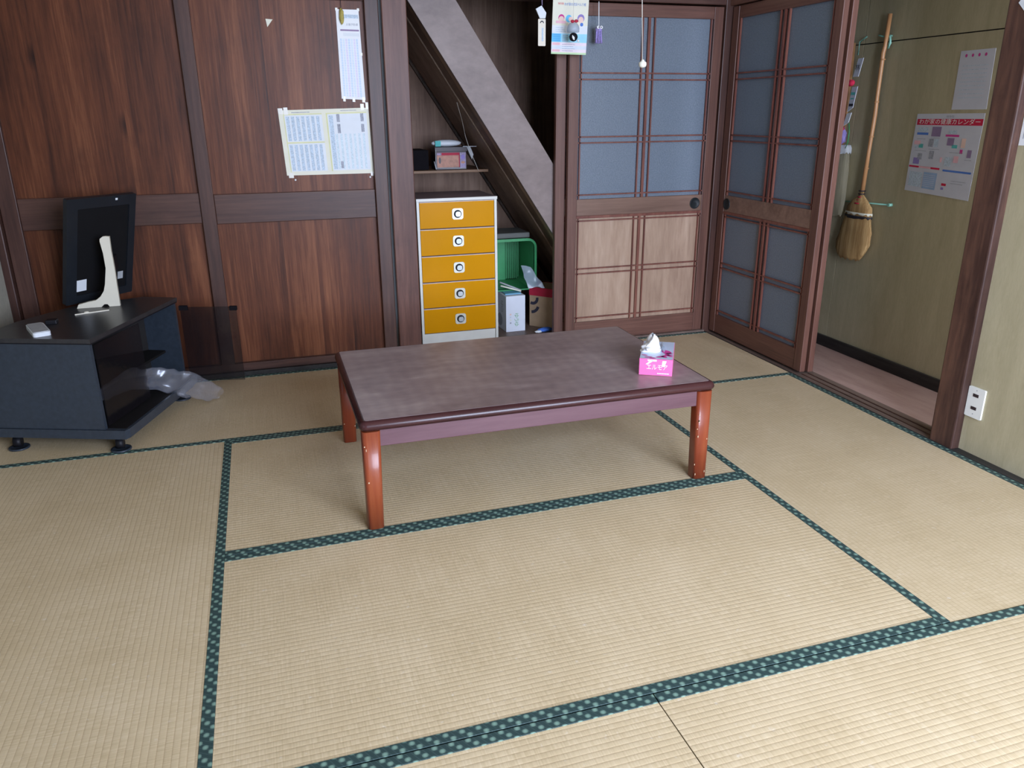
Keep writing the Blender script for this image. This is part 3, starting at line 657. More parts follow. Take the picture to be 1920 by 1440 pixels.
mb.build('end_print', WB)
MWs = frame(Vector((1.515,2.022,0.0305))-ub*0.0008, Vector((ub.y,-ub.x,0)), (0,0,1))
mb = MB(MWs)
for k, ch in enumerate('ゆう'): mb.text(ch, 0.050, -0.075, 0.155-k*0.035, 0, ink_g, 1.0, -1.5708)
mb.disc(-0.11, 0.055, 0, 0.045, 0.038, ink_g); mb.build('side_print', WB)
mb = MB(MW @ Matrix.Translation((0,0.2135,0)) @ Matrix.Rotation(math.radians(-90),4,'X'))
mb.prism([(0.03,0.06),(0.07,0.05),(0.10,0.08),(0.075,0.11),(0.045,0.10)], 0, 0.0006, ink_g); mb.build('lid_print', WB)
o = MB(); o.quad([(1.50,2.30,0.262),(1.65,2.175,0.246),(1.685,2.32,0.246),(1.54,2.62,0.262)], bluebd_m); 
t = thing('board_stack', (1.58,2.27,0.2440), 'light blue board and thin strips lying on top of the white carton', 'board')
mb = MB(); mb.prism([(1.522,2.06),(1.618,2.06),(1.628,2.11),(1.628,2.372),(1.540,2.372)], 0.2440, 0.2500, bluebd_m); mb.build('blue_board', t)
mb = MB(); mb.tube([(1.505,2.095,0.292),(1.625,2.080,0.2555)], 0.005, paperc_m, 8); mb.tube([(1.505,2.112,0.310),(1.632,2.100,0.2555)], 0.005, greyp_m, 8); mb.build('strip', t)
o.bm.free()
KC = thing('carton', (1.77,2.14,0.0305), 'brown cardboard carton with red band around its open top, by the door frame', 'box')
MK = frame((1.694,2.128,0.0305), Vector((0.110,-0.125,0)), (0,0,1))
kw, kd, kh = 0.160, 0.165, 0.235
mb = MB(); ring_prism(mb, MK @ Matrix.Rotation(math.radians(-90),4,'X'), [(0,0),(kw,0),(kw,kd),(0,kd)], [(0.004,0.004),(kw-0.004,0.004),(kw-0.004,kd-0.004),(0.004,kd-0.004)], 0.0, kh, kraft_m)
mb.M = MK; mb.box((0.004,0.001,-kd+0.004), (kw-0.004,0.004,-0.004), kraft_m); mb.build('carton_body', KC)
mb = MB(); ring_prism(mb, MK @ Matrix.Rotation(math.radians(-90),4,'X'), [(-0.002,-0.002),(kw+0.002,-0.002),(kw+0.002,kd+0.002),(-0.002,kd+0.002)], [(0.002,0.002),(kw-0.002,0.002),(kw-0.002,kd-0.002),(0.002,kd-0.002)], kh-0.048, kh+0.002, redcard_m); mb.build('red_band', KC)
for c_, r_, a0, a1 in (((0.022,0.170),0.040,4.25,6.5), ((0.012,0.135),0.058,4.75,6.0)):
    mb = MB(MK); n = 10; po = [(c_[0]+r_*math.cos(a0+(a1-a0)*i/n), c_[1]+r_*math.sin(a0+(a1-a0)*i/n)) for i in range(n+1)]
    pi_ = [(c_[0]+(r_-0.018)*math.cos(a0+(a1-a0)*i/n), c_[1]+(r_-0.018)*math.sin(a0+(a1-a0)*i/n)) for i in range(n+1)]
    mb.prism(po+pi_[::-1], 0.0004, 0.0008, ink_k)
    mb.build('printed_mark', KC)
def crumple(P, amp, fq, seed):
    return P + Vector((noise.noise(P*fq+Vector((seed,0,0))), noise.noise(P*fq+Vector((0,seed,5))), noise.noise(P*fq+Vector((3,0,seed)))))*amp
o = MB(); o.sheet(lambda a, b: crumple(Vector((1.632+0.035*b+(0.050+0.045*b)*a, 2.095-0.03*b-0.02*a, 0.400-0.125*b)), 0.010, 22, 2), 14, 18, film2_m)
o = o.build('plastic_wrap', normals=False); tag(o, 'clear plastic wrap tucked into the top of the red banded carton', 'plastic wrap')
o = MB(); o.blob((1.735,1.965,0.043), (0.045,0.022,0.012), bluecl_m, 5, 0.3, 7); o.blob((1.690,1.952,0.038), (0.022,0.010,0.007), paper_m, 6, 0.3, 7); o = o.build('crumpled_cloth'); tag(o, 'small crumpled blue and white cloth on the alcove floor by the door', 'cloth')

# ================================================================ TV STAND
TS = thing('television_stand', (-0.55,1.30,0), 'black corner television stand on casters with smoked glass doors', 'television stand')
A = Vector((-0.435,0.945,0)); U = Vector((0.358,0.934,0)).normalized(); Nn = Vector((U.y,-U.x,0))
MSd = Matrix((U, Nn, Vector((0,0,1)))).transposed().to_4x4(); MSd.translation = A      # local x along the front, y outward, z up (left-handed on purpose is avoided below)
def uv(a, b, z=0): p = A + U*a + Nn*b; return (p.x, p.y, z)
def slab(mb, pts, z0, z1, mat):
    a = [mb.V(uv(p[0],p[1],z0)) for p in pts]; b = [mb.V(uv(p[0],p[1],z1)) for p in pts]; n = len(pts)
    mb.face(a, mat); mb.face(b, mat)
    for i in range(n): mb.face([a[i], a[(i+1)%n], b[(i+1)%n], b[i]], mat)
penta = [(-0.004,0.004),(0.690,0.004),(0.700,-0.16),(0.50,-0.375),(0.24,-0.445),(-0.004,-0.445)]
mb = MB(); slab(mb, penta, 0.443, 0.460, standtop_m); slab(mb, [(p[0]*0.99+0.002,p[1]*0.97) for p in penta], 0.438, 0.443, black_m); mb.build('top_panel', TS)
mb = MB(); slab(mb, [(0.0,-0.004),(0.016,-0.004),(0.016,-0.43),(0.0,-0.43)], 0.095, 0.438, stand_m); mb.build('side_panel', TS)
mb = MB(); slab(mb, [(0.668,-0.004),(0.684,-0.004),(0.692,-0.16),(0.676,-0.16)], 0.095, 0.438, stand_m); mb.build('side_panel', TS)
mb = MB(); slab(mb, [(0.692,-0.16),(0.494,-0.372),(0.236,-0.438),(0.016,-0.438),(0.016,-0.430),(0.234,-0.430),(0.488,-0.365),(0.676,-0.16)], 0.095, 0.438, inner_m); mb.build('back_panel', TS)
mb = MB(); slab(mb, [(-0.006,0.075),(0.02,0.082),(0.60,0.060),(0.690,0.045),(0.700,-0.16),(0.50,-0.375),(0.24,-0.445),(-0.006,-0.445)], 0.058, 0.094, stand_m); slab(mb, [(0.017,0.070),(0.60,0.048),(0.672,0.035),(0.672,-0.16),(0.486,-0.36),(0.234,-0.425),(0.017,-0.425)], 0.094, 0.0955, inner_m); mb.build('base', TS)
mb = MB(); slab(mb, [(0.018,-0.075),(0.666,-0.075),(0.672,-0.16),(0.486,-0.36),(0.234,-0.425),(0.018,-0.425)], 0.205, 0.215, inner_m); mb.build('shelf', TS)
mb = MB(); slab(mb, [(0.022,0.002),(0.345,0.002),(0.345,-0.003),(0.022,-0.003)], 0.105, 0.430, smoke_m); g1 = mb.build('glass_door', TS)
# opened right-hand door, swung out in front of the board wall
hx, hy = uv(0.690,0.012)[:2]; ex_, ey_ = 0.068, 1.515
dv = Vector((ex_-hx, ey_-hy, 0)); ln = dv.length; MDo = frame((hx,hy,0), dv, (0,0,1))
mb = MB(MDo); mb.box((0,0.062,-0.0025), (ln,0.415,0.0025), smoke_m); g2_ = mb.build('glass_door', TS)
mb = MB(MDo); mb.box((ln-0.030,0.398,-0.006), (ln+0.004,0.418,0.010), case_m, 0.002); mb.build('handle', g2_)
mb = MB(MDo); mb.box((-0.004,0.400,-0.007), (0.034,0.422,0.008), case_m, 0.002); mb.build('hinge', g2_)
mb = MB(MDo); mb.box((-0.004,0.058,-0.007), (0.028,0.078,0.007), case_m, 0.002); mb.build('hinge', g2_)
for cu, cn in ((0.025,0.030),(0.020,-0.385),(0.60,0.005),(0.46,-0.33)):
    c = uv(cu, cn); mb = MB(); mb.tube([(c[0]-0.014,c[1],0.030),(c[0]+0.014,c[1],0.030)], 0.0215, black_m, 18); mb.tube([(c[0],c[1],0.040),(c[0],c[1],0.060)], 0.008, chrome_d, 10)
    mb.tube([(c[0]-0.0155,c[1],0.030),(c[0]-0.0125,c[1],0.030)], 0.012, greyp_m, 14); mb.build('caster', TS)
    o = MB(); o.lathe([(0.010,0.0026),(0.0375,0.0026),(0.0385,0.005),(0.0375,0.0085),(0.030,0.0085),(0.0285,0.0072),(0.010,0.0072)], (c[0],c[1],0.0), stand_m, 28); o = o.build('caster_cup')
    tag(o, {0.025:'round black caster cup under the front right wheel of the television stand', 0.020:'round black caster cup under the left wheel, nearest the picture edge', 0.60:'round black caster cup under the wheel nearest the opened glass door', 0.46:'round black caster cup under the rear wheel, hidden in shadow'}[cu], 'caster cup', 'caster cups under the television stand')
# inside the stand
o = MB(); q = uv(0.098,-0.125); o.lathe([(0.020,0),(0.034,0.012),(0.037,0.045),(0.036,0.052),(0.010,0.056)], (q[0],q[1],0.2155), film2_m, 20); o.blob((q[0],q[1],0.2155+0.045), (0.034,0.034,0.020), film_m, 4, 0.3, 7); o = o.build('plastic_wrapper_bundle', normals=False); tag(o, 'bluish bundled plastic inside the television stand behind the glass', 'plastic bundle')
q0 = uv(0.020,-0.040); q1 = uv(0.055,-0.16)
mb = MB(); slab(mb, [(0.019,-0.080),(0.042,-0.080),(0.042,-0.20),(0.019,-0.20)], 0.2155, 0.285, brown_m); o = mb.build('brown_box'); tag(o, 'small brown box inside the television stand against its side panel', 'box')
# plastic bag spilling out of the stand
path = [Vector(p) for p in (uv(0.040,-0.040,0.200), uv(0.14,-0.042,0.206), uv(0.28,-0.042,0.200), uv(0.39,0.010,0.165), uv(0.48,0.085,0.120), uv(0.56,0.150,0.062), uv(0.615,0.185,0.026))]
wid = (0.008,0.028,0.046,0.050,0.056,0.050,0.024)
def bag(s_, t_):
    x = s_*(len(path)-1); i = min(int(x), len(path)-2); f = x-i
    c = path[i].lerp(path[i+1], f); w = wid[i]*(1-f)+wid[i+1]*f; a = t_*6.283
    tan = (path[i+1]-path[i]).normalized(); side = tan.cross(Vector((0,0,1))).normalized(); up = side.cross(tan).normalized()
    r = 1 + 0.22*math.sin(3*a+s_*7)
    P = c + side*(math.cos(a)*0.017*r) + up*(math.sin(a)*w*0.9*r) 
    P = crumple(P, 0.013, 26, 3); P.z = max(P.z, 0.0065); return P
o = MB(); o.sheet(bag, 60, 30, film_m); o = o.build('plastic_bag', normals=False); tag(o, 'clear crumpled plastic bag spilling out of television stand onto the tatami', 'plastic bag')

# ================================================================ TELEVISION
TV = thing('television', (-0.50,1.60,0.4602), 'black flat screen turned to the wall, on a cream foot on the stand', 'television')
BL = Vector((-0.620,1.517,0.470)); xh = Vector((0.66709,0.74486,-0.01321)); upv = Vector((0.20671,-0.16803,0.96387)); w_tv = 0.340; MTV = frame(BL, xh, upv); h_tv = 0.468
mb = MB()
ring_prism(mb, MTV, rrect(0,0,w_tv,h_tv,0.006), rrect(0.050,0.036,w_tv-0.034,h_tv-0.045,0.004), -0.022, 0.0, tvframe_m); mb.build('outer_frame', TV)
mb = MB(MTV); mb.box((0.046,0.032,-0.021), (w_tv-0.030,h_tv-0.041,-0.006), tvback_m); mb.build('back_cover', TV)
mb = MB(MTV); mb.box((0.052,0.052,-0.0055), (0.102,0.104,-0.0050), paper_m); mb.build('sticker', TV, label='bright white sticker')
mb = MB(MTV); mb.box((0.262,0.075,-0.0055), (0.290,0.110,-0.0050), greyp_m); mb.build('sticker', TV, label='small grey sticker')
mb = MB(MTV); mb.box((0.232,h_tv-0.020,0.0), (0.242,h_tv-0.011,0.002), paper_m); mb.build('painted_glint', TV)  # white chip standing in for a glint at the frame's top
fin = [(-0.439,0.752),(-0.427,0.761),(-0.417,0.762),(-0.401,0.760),(-0.403,0.699),(-0.402,0.625),(-0.404,0.549),(-0.405,0.4605),(-0.447,0.4605),(-0.453,0.471),(-0.466,0.472),(-0.479,0.4605),(-0.575,0.4605),(-0.567,0.477),(-0.529,0.486),(-0.497,0.491),(-0.477,0.505),(-0.459,0.530),(-0.450,0.558),(-0.436,0.627),(-0.436,0.690),(-0.441,0.741)]
mb = MB(FB(0,0,1.492)); mb.prism(fin, -0.020, 0, cream_m); mb.build('foot', TV)
mb = MB(); mb.box((-0.440,1.512,0.60), (-0.412,1.66,0.66), black_m, 0.002); mb.build('foot_arm', TV)
# things lying on the stand
o = MB(frame((-0.640,1.120,0.4602), Vector((-0.062,0.160,0)), (-0.160,-0.062,0))); o.prism(rrect(-0.085,-0.030,0.085,0.030,0.012), 0, 0.016, paper_m); o.prism(rrect(-0.080,-0.026,0.080,0.026,0.010), 0.016, 0.019, greyp_m); o = o.build('remote_control'); tag(o, 'pale grey and white remote control lying on the television stand', 'remote control')
o = MB().box((-0.640,1.225,0.4602), (-0.598,1.262,0.4780), black_m, 0.004).build('power_adapter'); tag(o, 'small black plastic block beside the pale remote control', 'adapter')
o = MB(frame((-0.560,1.368,0.4602), Vector((0.125,0.04,0)), (-0.04,0.125,0))); o.prism([(0,0),(0.131,0.004),(0.131,0.012),(0,0.006)], 0, 0.004, cream_m); o.blob((0.045,0.007,0.005), (0.010,0.006,0.004), cream_m, 1, 0.1); o = o.build('plastic_strip'); tag(o, 'thin cream plastic strip lying in front of the television foot', 'strip')

# ================================================================ PAPERS ON THE BOARD WALL
def quadmap(bl, br, tr, tl, n):
    bl, br, tr, tl, n = map(Vector, (bl, br, tr, tl, n))
    def f(p):
        a, b = p.x, p.y
        return (bl*(1-a)+br*a)*(1-b) + (tl*(1-a)+tr*a)*b + n*p.z
    return f
yb = 1.8140
# timetable sheet
P1 = thing('timetable_sheet', (0.56,yb,1.11), 'wide white timetable sheet in two printed blocks taped to the boards', 'paper')
mb = MB(); mb.fn = quadmap((0.360,yb,0.966),(0.774,yb,0.966),(0.768,yb,1.271),(0.347,yb,1.261),(0,-1,0))
mb.box((0,0,0.0004), (1,1,0.0012), paperc_m)
def cols(x0, x1, y0, y1, n, mat, w=0.6):
    for k in range(n):
        a = x0+(x1-x0)*k/n; mb.rect(a, y0, a+(x1-x0)/n*w, y1, 0.0016, mat)
mb.rect(0.06,0.52,0.47,0.92,0.0014,paper_m); mb.rect(0.06,0.06,0.47,0.49,0.0014,paper_m); mb.rect(0.53,0.06,0.97,0.92,0.0014,paper_m)
cols(0.075,0.46,0.53,0.90,7,ink_b,0.62); cols(0.075,0.46,0.07,0.47,7,ink_b,0.62); cols(0.60,0.96,0.08,0.62,7,plain('faint_ink',(0.63,0.74,0.80),0.7,var=0.2,vs=300),0.5)
mb.rect(0.545,0.08,0.59,0.90,0.0017,ink_b)
for r in ((0.06,0.925,0.47,0.94),(0.53,0.925,0.97,0.94),(0.06,0.495,0.47,0.51),(0.05,0.05,0.06,0.94),(0.515,0.05,0.53,0.94)): mb.rect(*r,0.0017,ink_y)
for r in ((0.63,0.80,0.665,0.92),(0.63,0.63,0.665,0.77),(0.90,0.80,0.935,0.92),(0.90,0.64,0.935,0.76),(0.63,0.09,0.66,0.20)): mb.rect(*r,0.0018,ink_g)
mb.rect(0.14,0.955,0.34,0.965,0.0016,ink_g); mb.rect(0.68,0.965,0.86,0.973,0.0016,ink_g)
mb.build('sheet', P1)
for a, b, c, d in ((0.0,0.94,0.05,1.03),(0.06,0.93,0.105,1.04),(0.91,0.97,0.95,1.06),(0.97,0.98,1.0,1.08),(0.02,-0.04,0.075,0.04),(0.965,-0.04,0.995,0.02)):
    mb = MB(); mb.fn = quadmap((0.360,yb,0.966),(0.774,yb,0.966),(0.768,yb,1.271),(0.347,yb,1.261),(0,-1,0)); mb.box((a,b,0.0014),(c,d,0.0022),tape_m); mb.build('tape', P1)
# tall narrow schedule
P2 = thing('schedule_sheet', (0.70,yb,1.50), 'tall narrow bluish white schedule sheet taped high on the boards', 'paper')
qm = ((0.645,yb,1.312),(0.757,yb,1.306),(0.751,yb,1.698),(0.647,yb,1.698),(0,-1,0))
mb = MB(); mb.fn = quadmap(*qm); mb.box((0,0,0.0004), (1,1,0.0012), paperb_m)
for k in range(7): mb.rect(0.10+0.115*k,0.03,0.10+0.115*k+0.075,0.68,0.0015,plain('schedule_ink_%d' % k,((0.62,0.74,0.90),(0.70,0.80,0.92),(0.76,0.72,0.88))[k%3],0.7,var=0.1,vs=300))
for k in range(22): mb.rect(0.09,0.05+k*0.0285,0.90,0.054+k*0.0285,0.0017,paperb_m)
mb.rect(0.14,0.765,0.95,0.783,0.0016,ink_pl); mb.rect(0.32,0.905,0.96,0.945,0.0016,ink_b); mb.rect(0.25,0.71,0.95,0.745,0.0015,paper_m)
vs, fs = fontmesh('人権予防標', 1.0); vv = [mb.V((0.66+v.x*0.105, 0.835+v.y*0.030, 0.0017)) for v in vs]
for f in fs: mb.face([vv[i] for i in f], ink_g)
mb.build('sheet', P2)
for a, b, c, d in ((0.06,-0.03,0.16,0.03),(0.45,-0.03,0.56,0.01),(0.86,-0.03,0.98,0.03),(0.94,0.50,1.02,0.53),(-0.02,0.985,0.08,1.015),(0.93,0.985,1.03,1.015)):
    mb = MB(); mb.fn = quadmap(*qm); mb.box((a,b,0.0014),(c,d,0.0022),tape_m); mb.build('tape', P2)
o = MB(); o.tube([(0.671,yb-0.012,1.735),(0.671,yb-0.012,1.705)], 0.0012, cord_m, 6); o.blob((0.671,yb-0.013,1.668), (0.010,0.007,0.034), plain('ochre_charm',(0.42,0.34,0.08),0.6,var=0.3,vs=90), 2, 0.25, 9); o = o.build('hanging_charm'); tag(o, 'small yellow green charm hanging over the top of narrow schedule sheet', 'charm')
o = MB(FB(0,0,yb)); o.prism([(0.333,1.650),(0.364,1.648),(0.338,1.616)], 0.0002, 0.0012, paperc_m); o = o.build('paper_scrap'); tag(o, 'tiny triangular white paper scrap stuck high on the boards', 'paper scrap')
for k, (px, pz, lab) in enumerate(((0.755,0.948,'white drawing pin just below the right corner of the timetable sheet'),(0.397,0.945,'white drawing pin just below the left corner of the timetable sheet'))):
    o = MB(FB(px,pz,yb)); o.lathe([(0.002,0),(0.004,0.004),(0.0045,0.006),(0.001,0.007)], (0,0,0), paperb_m, 12); o = o.build('drawing_pin'); tag(o, lab, 'pin', 'drawing pins below the timetable')

# ================================================================ THINGS HANGING FROM THE LINTEL
t = thing('lucky_charm', (1.61,1.70,1.70), 'white charm pouch with long pale wooden tag hanging from the lintel', 'charm')
mb = MB(); mb.tube([(1.611,1.70,1.757),(1.612,1.70,1.728)], 0.0022, lilac_m, 6); mb.build('cord', t)
mb = MB(FB(0,0,1.702)); mb.prism([(1.579,1.712),(1.608,1.727),(1.632,1.696),(1.628,1.672),(1.600,1.671)], 0, 0.006, paper_m); mb.build('pouch', t)
mb = MB(FB(0,0,1.700)); mb.prism(rrect(1.591,1.549,1.629,1.669,0.004), 0, 0.004, tagwood_m)
n = 10
for i in range(n):
    a0, a1 = math.pi*i/n, math.pi*(i+1)/n; c_ = (1.610,1.650)
    mb.quad([(c_[0]+0.010*math.cos(a0),c_[1]+0.011*math.sin(a0),0.0045),(c_[0]+0.010*math.cos(a1),c_[1]+0.011*math.sin(a1),0.0045),(c_[0]+0.006*math.cos(a1),c_[1]+0.006*math.sin(a1),0.0045),(c_[0]+0.006*math.cos(a0),c_[1]+0.006*math.sin(a0),0.0045)], ink_k)
mb.rect(1.609,1.570,1.618,1.630,0.0045,ink_b); mb.build('wooden_tag', t)
PO = thing('poster_card', (1.757,1.70,1.65), 'colourful printed card with red and blue heading hanging from the lintel', 'poster')
mb = MB(); px0, px1, pz0, pz1 = 1.662, 1.850, 1.5120, 1.766
mb.fn = quadmap((1.659,1.700,1.5145),(1.843,1.700,1.5115),(1.854,1.700,1.772),(1.668,1.700,1.772),(0,-1,0)); mb.box((0,0,0), (1,1,0.0012), paperc_m)
z_ = 0.0015
mb.rect(0.0,0.30,1.0,0.50,z_,paper_m); mb.rect(0.02,0.21,1.0,0.36,z_*1.1,plain('aqua_ink',(0.35,0.72,0.90),0.7)); mb.rect(0.0,0.215,0.26,0.36,z_*1.2,ink_sky)
for k in range(4): mb.rect(0.04,0.225+k*0.033,0.24,0.246+k*0.033,z_*1.3,plain('sky2_%d'%k,(0.10,0.42,0.78),0.7)); mb.rect(0.30,0.226+k*0.033,0.46,0.240+k*0.033,z_*1.3,ink_g)
mb.rect(0.0,0.155,1.0,0.205,z_,plain('blush_ink',(0.84,0.72,0.80),0.7)); mb.rect(0.03,0.160,0.24,0.200,z_*1.2,ink_pk)
mb.rect(0.0,0.09,1.0,0.15,z_,plain('lav_ink',(0.70,0.76,0.92),0.7)); mb.rect(0.0,0.04,1.0,0.085,z_,plain('blush2',(0.86,0.74,0.82),0.7)); mb.rect(0.03,0.045,0.24,0.08,z_*1.2,ink_pk)
mb.rect(0.0,0.0,1.0,0.03,z_,plain('spring_green',(0.55,0.75,0.45),0.7))
for k in range(4): mb.rect(0.30,0.058+k*0.037,0.62+0.05*(k%2),0.066+k*0.037,z_*1.3,ink_g)
for k in range(3): mb.rect(0.10,0.455-k*0.035,0.30+0.05*k,0.465-k*0.035,z_*1.3,ink_b)
for cx_, cy_, r_, mt in ((0.25,0.63,0.085,ink_p),(0.25,0.605,0.075,skin_i),(0.46,0.62,0.09,ink_sky),(0.51,0.61,0.060,skin_i),(0.80,0.63,0.10,ink_v),(0.80,0.605,0.075,skin_i),(0.83,0.525,0.045,ink_b2)): mb.disc(cx_, cy_, z_*(1.1+0.1*random.random()+ (0.3 if mt is skin_i else 0)), r_, r_*0.72, mt, 18)
mb.rect(0.10,0.535,0.38,0.580,z_*1.5,ink_pk)
def ptext(txt, cx_, cy_, sx, sy, mt, zz):
    vs, fs = fontmesh(txt, 1.0); vv = [mb.V((cx_+v.x*sx, cy_+v.y*sy, zz)) for v in vs]
    for f in fs: mb.face([vv[i] for i in f], mt)
ptext('保存版', 0.22, 0.870, 0.055, 0.040, ink_r, z_*1.4); ptext('わが家の防災べんり帳', 0.62, 0.862, 0.061, 0.058, ink_b2, z_*1.4)
mb.build('card', PO)
t = thing('wind_bell', (1.743,1.62,1.65), 'round black and white bell ornament hanging in front of printed card', 'wind chime')
mb = MB(); mb.tube([(1.742,1.62,1.755),(1.742,1.62,1.655)], 0.0010, tape_m, 6); mb.build('cord', t)
mb = MB(); mb.lathe([(0.006,0.014),(0.018,0.010),(0.026,0.0),(0.030,-0.014),(0.029,-0.030),(0.0285,-0.030)], (1.742,1.62,1.636), film2_m, 26); mb.build('glass_dome', t, normals=False)
mb = MB(); mb.blob((1.733,1.606,1.652), (0.010,0.006,0.007), redcard_m, 3, 0.2); mb.blob((1.752,1.606,1.654), (0.010,0.006,0.007), redcard_m, 4, 0.2); mb.build('red_bow', t)
mb = MB(); mb.blob((1.744,1.62,1.585), (0.021,0.019,0.020), black_m, 1, 0.02); mb.build('black_ball', t)
mb = MB(FB(0,0,1.600)); mb.prism([(1.731,1.592),(1.742,1.582),(1.742,1.570),(1.736,1.572),(1.730,1.582)], -0.004, 0.001, paperb_m); mb.blob((1.765,1.568,-0.010), (0.006,0.006,0.006), paperb_m, 1, 0.05); mb.build('white_patch', t)
t = thing('yarn_mascot', (1.92,1.725,1.60), 'purple fringed yarn tassel with two white eyes hanging on a string', 'tassel')
mb = MB(); mb.tube([(1.917,1.725,1.757),(1.920,1.725,1.642)], 0.0022, paperb_m, 8); mb.build('string', t)
mb = MB(); mb.blob((1.920,1.725,1.632), (0.018,0.012,0.013), purple_m, 6, 0.15, 9)
rnd = random.Random(4)
for k in range(26):
    a = rnd.uniform(0,6.28); r0 = rnd.uniform(0.003,0.015); x_ = 1.920+r0*math.cos(a); y_ = 1.725+r0*0.7*math.sin(a)
    mb.tube([(x_,y_,1.634),(x_*1.0+rnd.uniform(-0.002,0.002),y_,1.60),(x_+(x_-1.920)*0.4+rnd.uniform(-0.003,0.003),y_,1.566+rnd.uniform(0,0.010))], [0.0035,0.0038,0.0022], purple_m, 6)
mb.build('fringe', t)
for s_ in (-1, 1):
    mb = MB(); mb.blob((1.920+s_*0.0085,1.712,1.640), (0.008,0.005,0.008), paperb_m, 1, 0.0); mb.blob((1.920+s_*0.006,1.7075,1.640), (0.003,0.002,0.003), black_m, 1, 0.0); mb.build('eye', t)
t = thing('pull_cord', (1.612,0.60,1.41), 'thin lamp pull cord ending in a round cream bead', 'pull cord')
mb = MB(); mb.tube([(1.575,0.60,2.40),(1.585,0.60,1.80),(1.600,0.60,1.62),(1.611,0.60,1.422)], 0.0013, tape_m, 6); mb.build('cord', t)
mb = MB(); mb.lathe([(0.003,0.015),(0.006,0.012),(0.0065,0.009),(0.0135,0.005),(0.0145,-0.002),(0.0125,-0.009),(0.006,-0.013),(0.001,-0.0135)], (1.613,0.60,1.410), paperc_m, 20); mb.build('bead', t)

# ================================================================ HALL WALL THINGS
BR_ = thing('broom', (3.115,1.12,0.52), 'straw broom with bamboo handle hanging upright on the hall wall', 'broom')
mb = MB(); hp_ = [(3.122,1.097,1.668),(3.120,1.100,1.53),(3.118,1.104,1.50),(3.120,1.106,1.30),(3.118,1.102,1.22),(3.120,1.112,1.05),(3.120,1.118,0.86)]
mb.tube(hp_, [0.010,0.010,0.0105,0.0095,0.0105,0.0095,0.011], bamboo_m, 12)
for z_k in (1.47,1.28,1.12,0.97): mb.tube([(3.119,1.105+ (1.28-z_k)*0.02,z_k-0.003),(3.119,1.105+(1.28-z_k)*0.02,z_k+0.003)], 0.0125, bamboo_m, 12)
mb.build('handle', BR_)
def broomhead(mb, prof, yc, xc, th, mat):
    # prof: (z, y_left_offset, y_right_offset); viewed from the room, left is +y
    rings = []
    for z, a, b in prof:
        cy, hw = yc+(a-b)/2, (a+b)/2; ring = []
        for k in range(28):
            an = 6.28318*k/28; rr = 1+0.05*math.sin(k*5.0+z*40)
            ring.append(mb.V((xc+th*min(1, hw*22)*math.sin(an)*rr, cy+hw*math.cos(an)*rr, z+0.006*math.sin(k*2.3)*(1 if z < prof[1][0] else 0))))
        rings.append(ring)
    for i in range(len(rings)-1):
        for k in range(28): mb.face([rings[i][k], rings[i][(k+1)%28], rings[i+1][(k+1)%28], rings[i+1][k]], mat, True)
    mb.face(rings[0], mat); mb.face(rings[-1], mat)
mb = MB(); broomhead(mb, [(0.515,0.095,0.040),(0.530,0.118,0.062),(0.56,0.134,0.082),(0.60,0.134,0.100),(0.66,0.118,0.104),(0.735,0.092,0.085)], 1.118, 3.118, 0.024, bristle_m); mb.build('bristles', BR_)
mb = MB(); broomhead(mb, [(0.735,0.092,0.085),(0.780,0.088,0.080),(0.812,0.055,0.048),(0.838,0.016,0.016),(0.862,0.013,0.013)], 1.118, 3.118, 0.024, bristle_m); mb.build('shoulder', BR_)
mb = MB(); broomhead(mb, [(0.728,0.095,0.088),(0.738,0.095,0.088)], 1.118, 3.118, 0.026, cord_m); broomhead(mb, [(0.745,0.094,0.087),(0.755,0.093,0.086)], 1.118, 3.118, 0.026, paperc_m); mb.build('binding', BR_)
mb = MB()
for z_k in (0.80,0.815,0.83,0.845,0.86): mb.tube([(3.118,1.118,z_k-0.003),(3.118,1.118,z_k+0.003)], 0.017+max(0,(0.83-z_k))*0.4, redcard_m if z_k < 0.84 else choc_m, 14)
mb.build('neck_binding', BR_)
o = MB(); o.tube([(3.159,1.107,1.575),(3.138,1.107,1.575),(3.128,1.125,1.572),(3.118,1.150,1.580)], 0.004, hook_m, 8); o.tube([(3.138,1.107,1.575),(3.130,1.083,1.568),(3.126,1.078,1.540),(3.130,1.090,1.522),(3.136,1.112,1.524)], [0.004,0.006,0.007,0.006,0.003], hook_m, 10); o = o.build('wall_hook'); tag(o, 'mint green hook holding top of broom handle', 'hook')
o = MB(); o.tube([(3.150,1.345,0.790),(3.150,0.955,0.806)], 0.0035, hook_m, 8); o.tube([(3.160,0.953,0.806),(3.140,0.953,0.806)], 0.008, hook_m, 12); o.tube([(3.160,1.345,0.790),(3.144,1.345,0.790)], 0.006, hook_m, 10); o = o.build('rail_hook'); tag(o, 'thin mint green rod on the hall wall behind the broom head', 'rod')
B2 = thing('broom', (3.12,1.31,0.70), 'second pale straw broom half hidden behind the sliding door edge', 'broom')
mb = MB(); mb.tube([(3.132,1.330,1.56),(3.132,1.322,1.06)], 0.009, bamboo_m, 10); mb.build('handle', B2)
mb = MB(); broomhead(mb, [(0.72,0.060,0.050),(0.80,0.065,0.055),(0.95,0.060,0.052),(1.04,0.050,0.045)], 1.305, 3.130, 0.018, bristle2_m); mb.build('bristles', B2)
mb = MB(); broomhead(mb, [(1.035,0.052,0.048),(1.06,0.050,0.046),(1.075,0.044,0.038)], 1.302, 3.130, 0.021, paper_m); mb.build('collar', B2)
CHm = thing('hanging_amulet', (3.11,1.28,1.20), 'long new year amulet with white strips, red ball and purple pouch', 'amulet')
mb = MB(); mb.tube([(3.155,1.272,1.585),(3.12,1.275,1.56),(3.112,1.270,1.50)], 0.004, hook_m, 8); mb.build('green_cord', CHm)
mb = MB(); MA = FR(-0.022,0,3.105); mb.M = MA
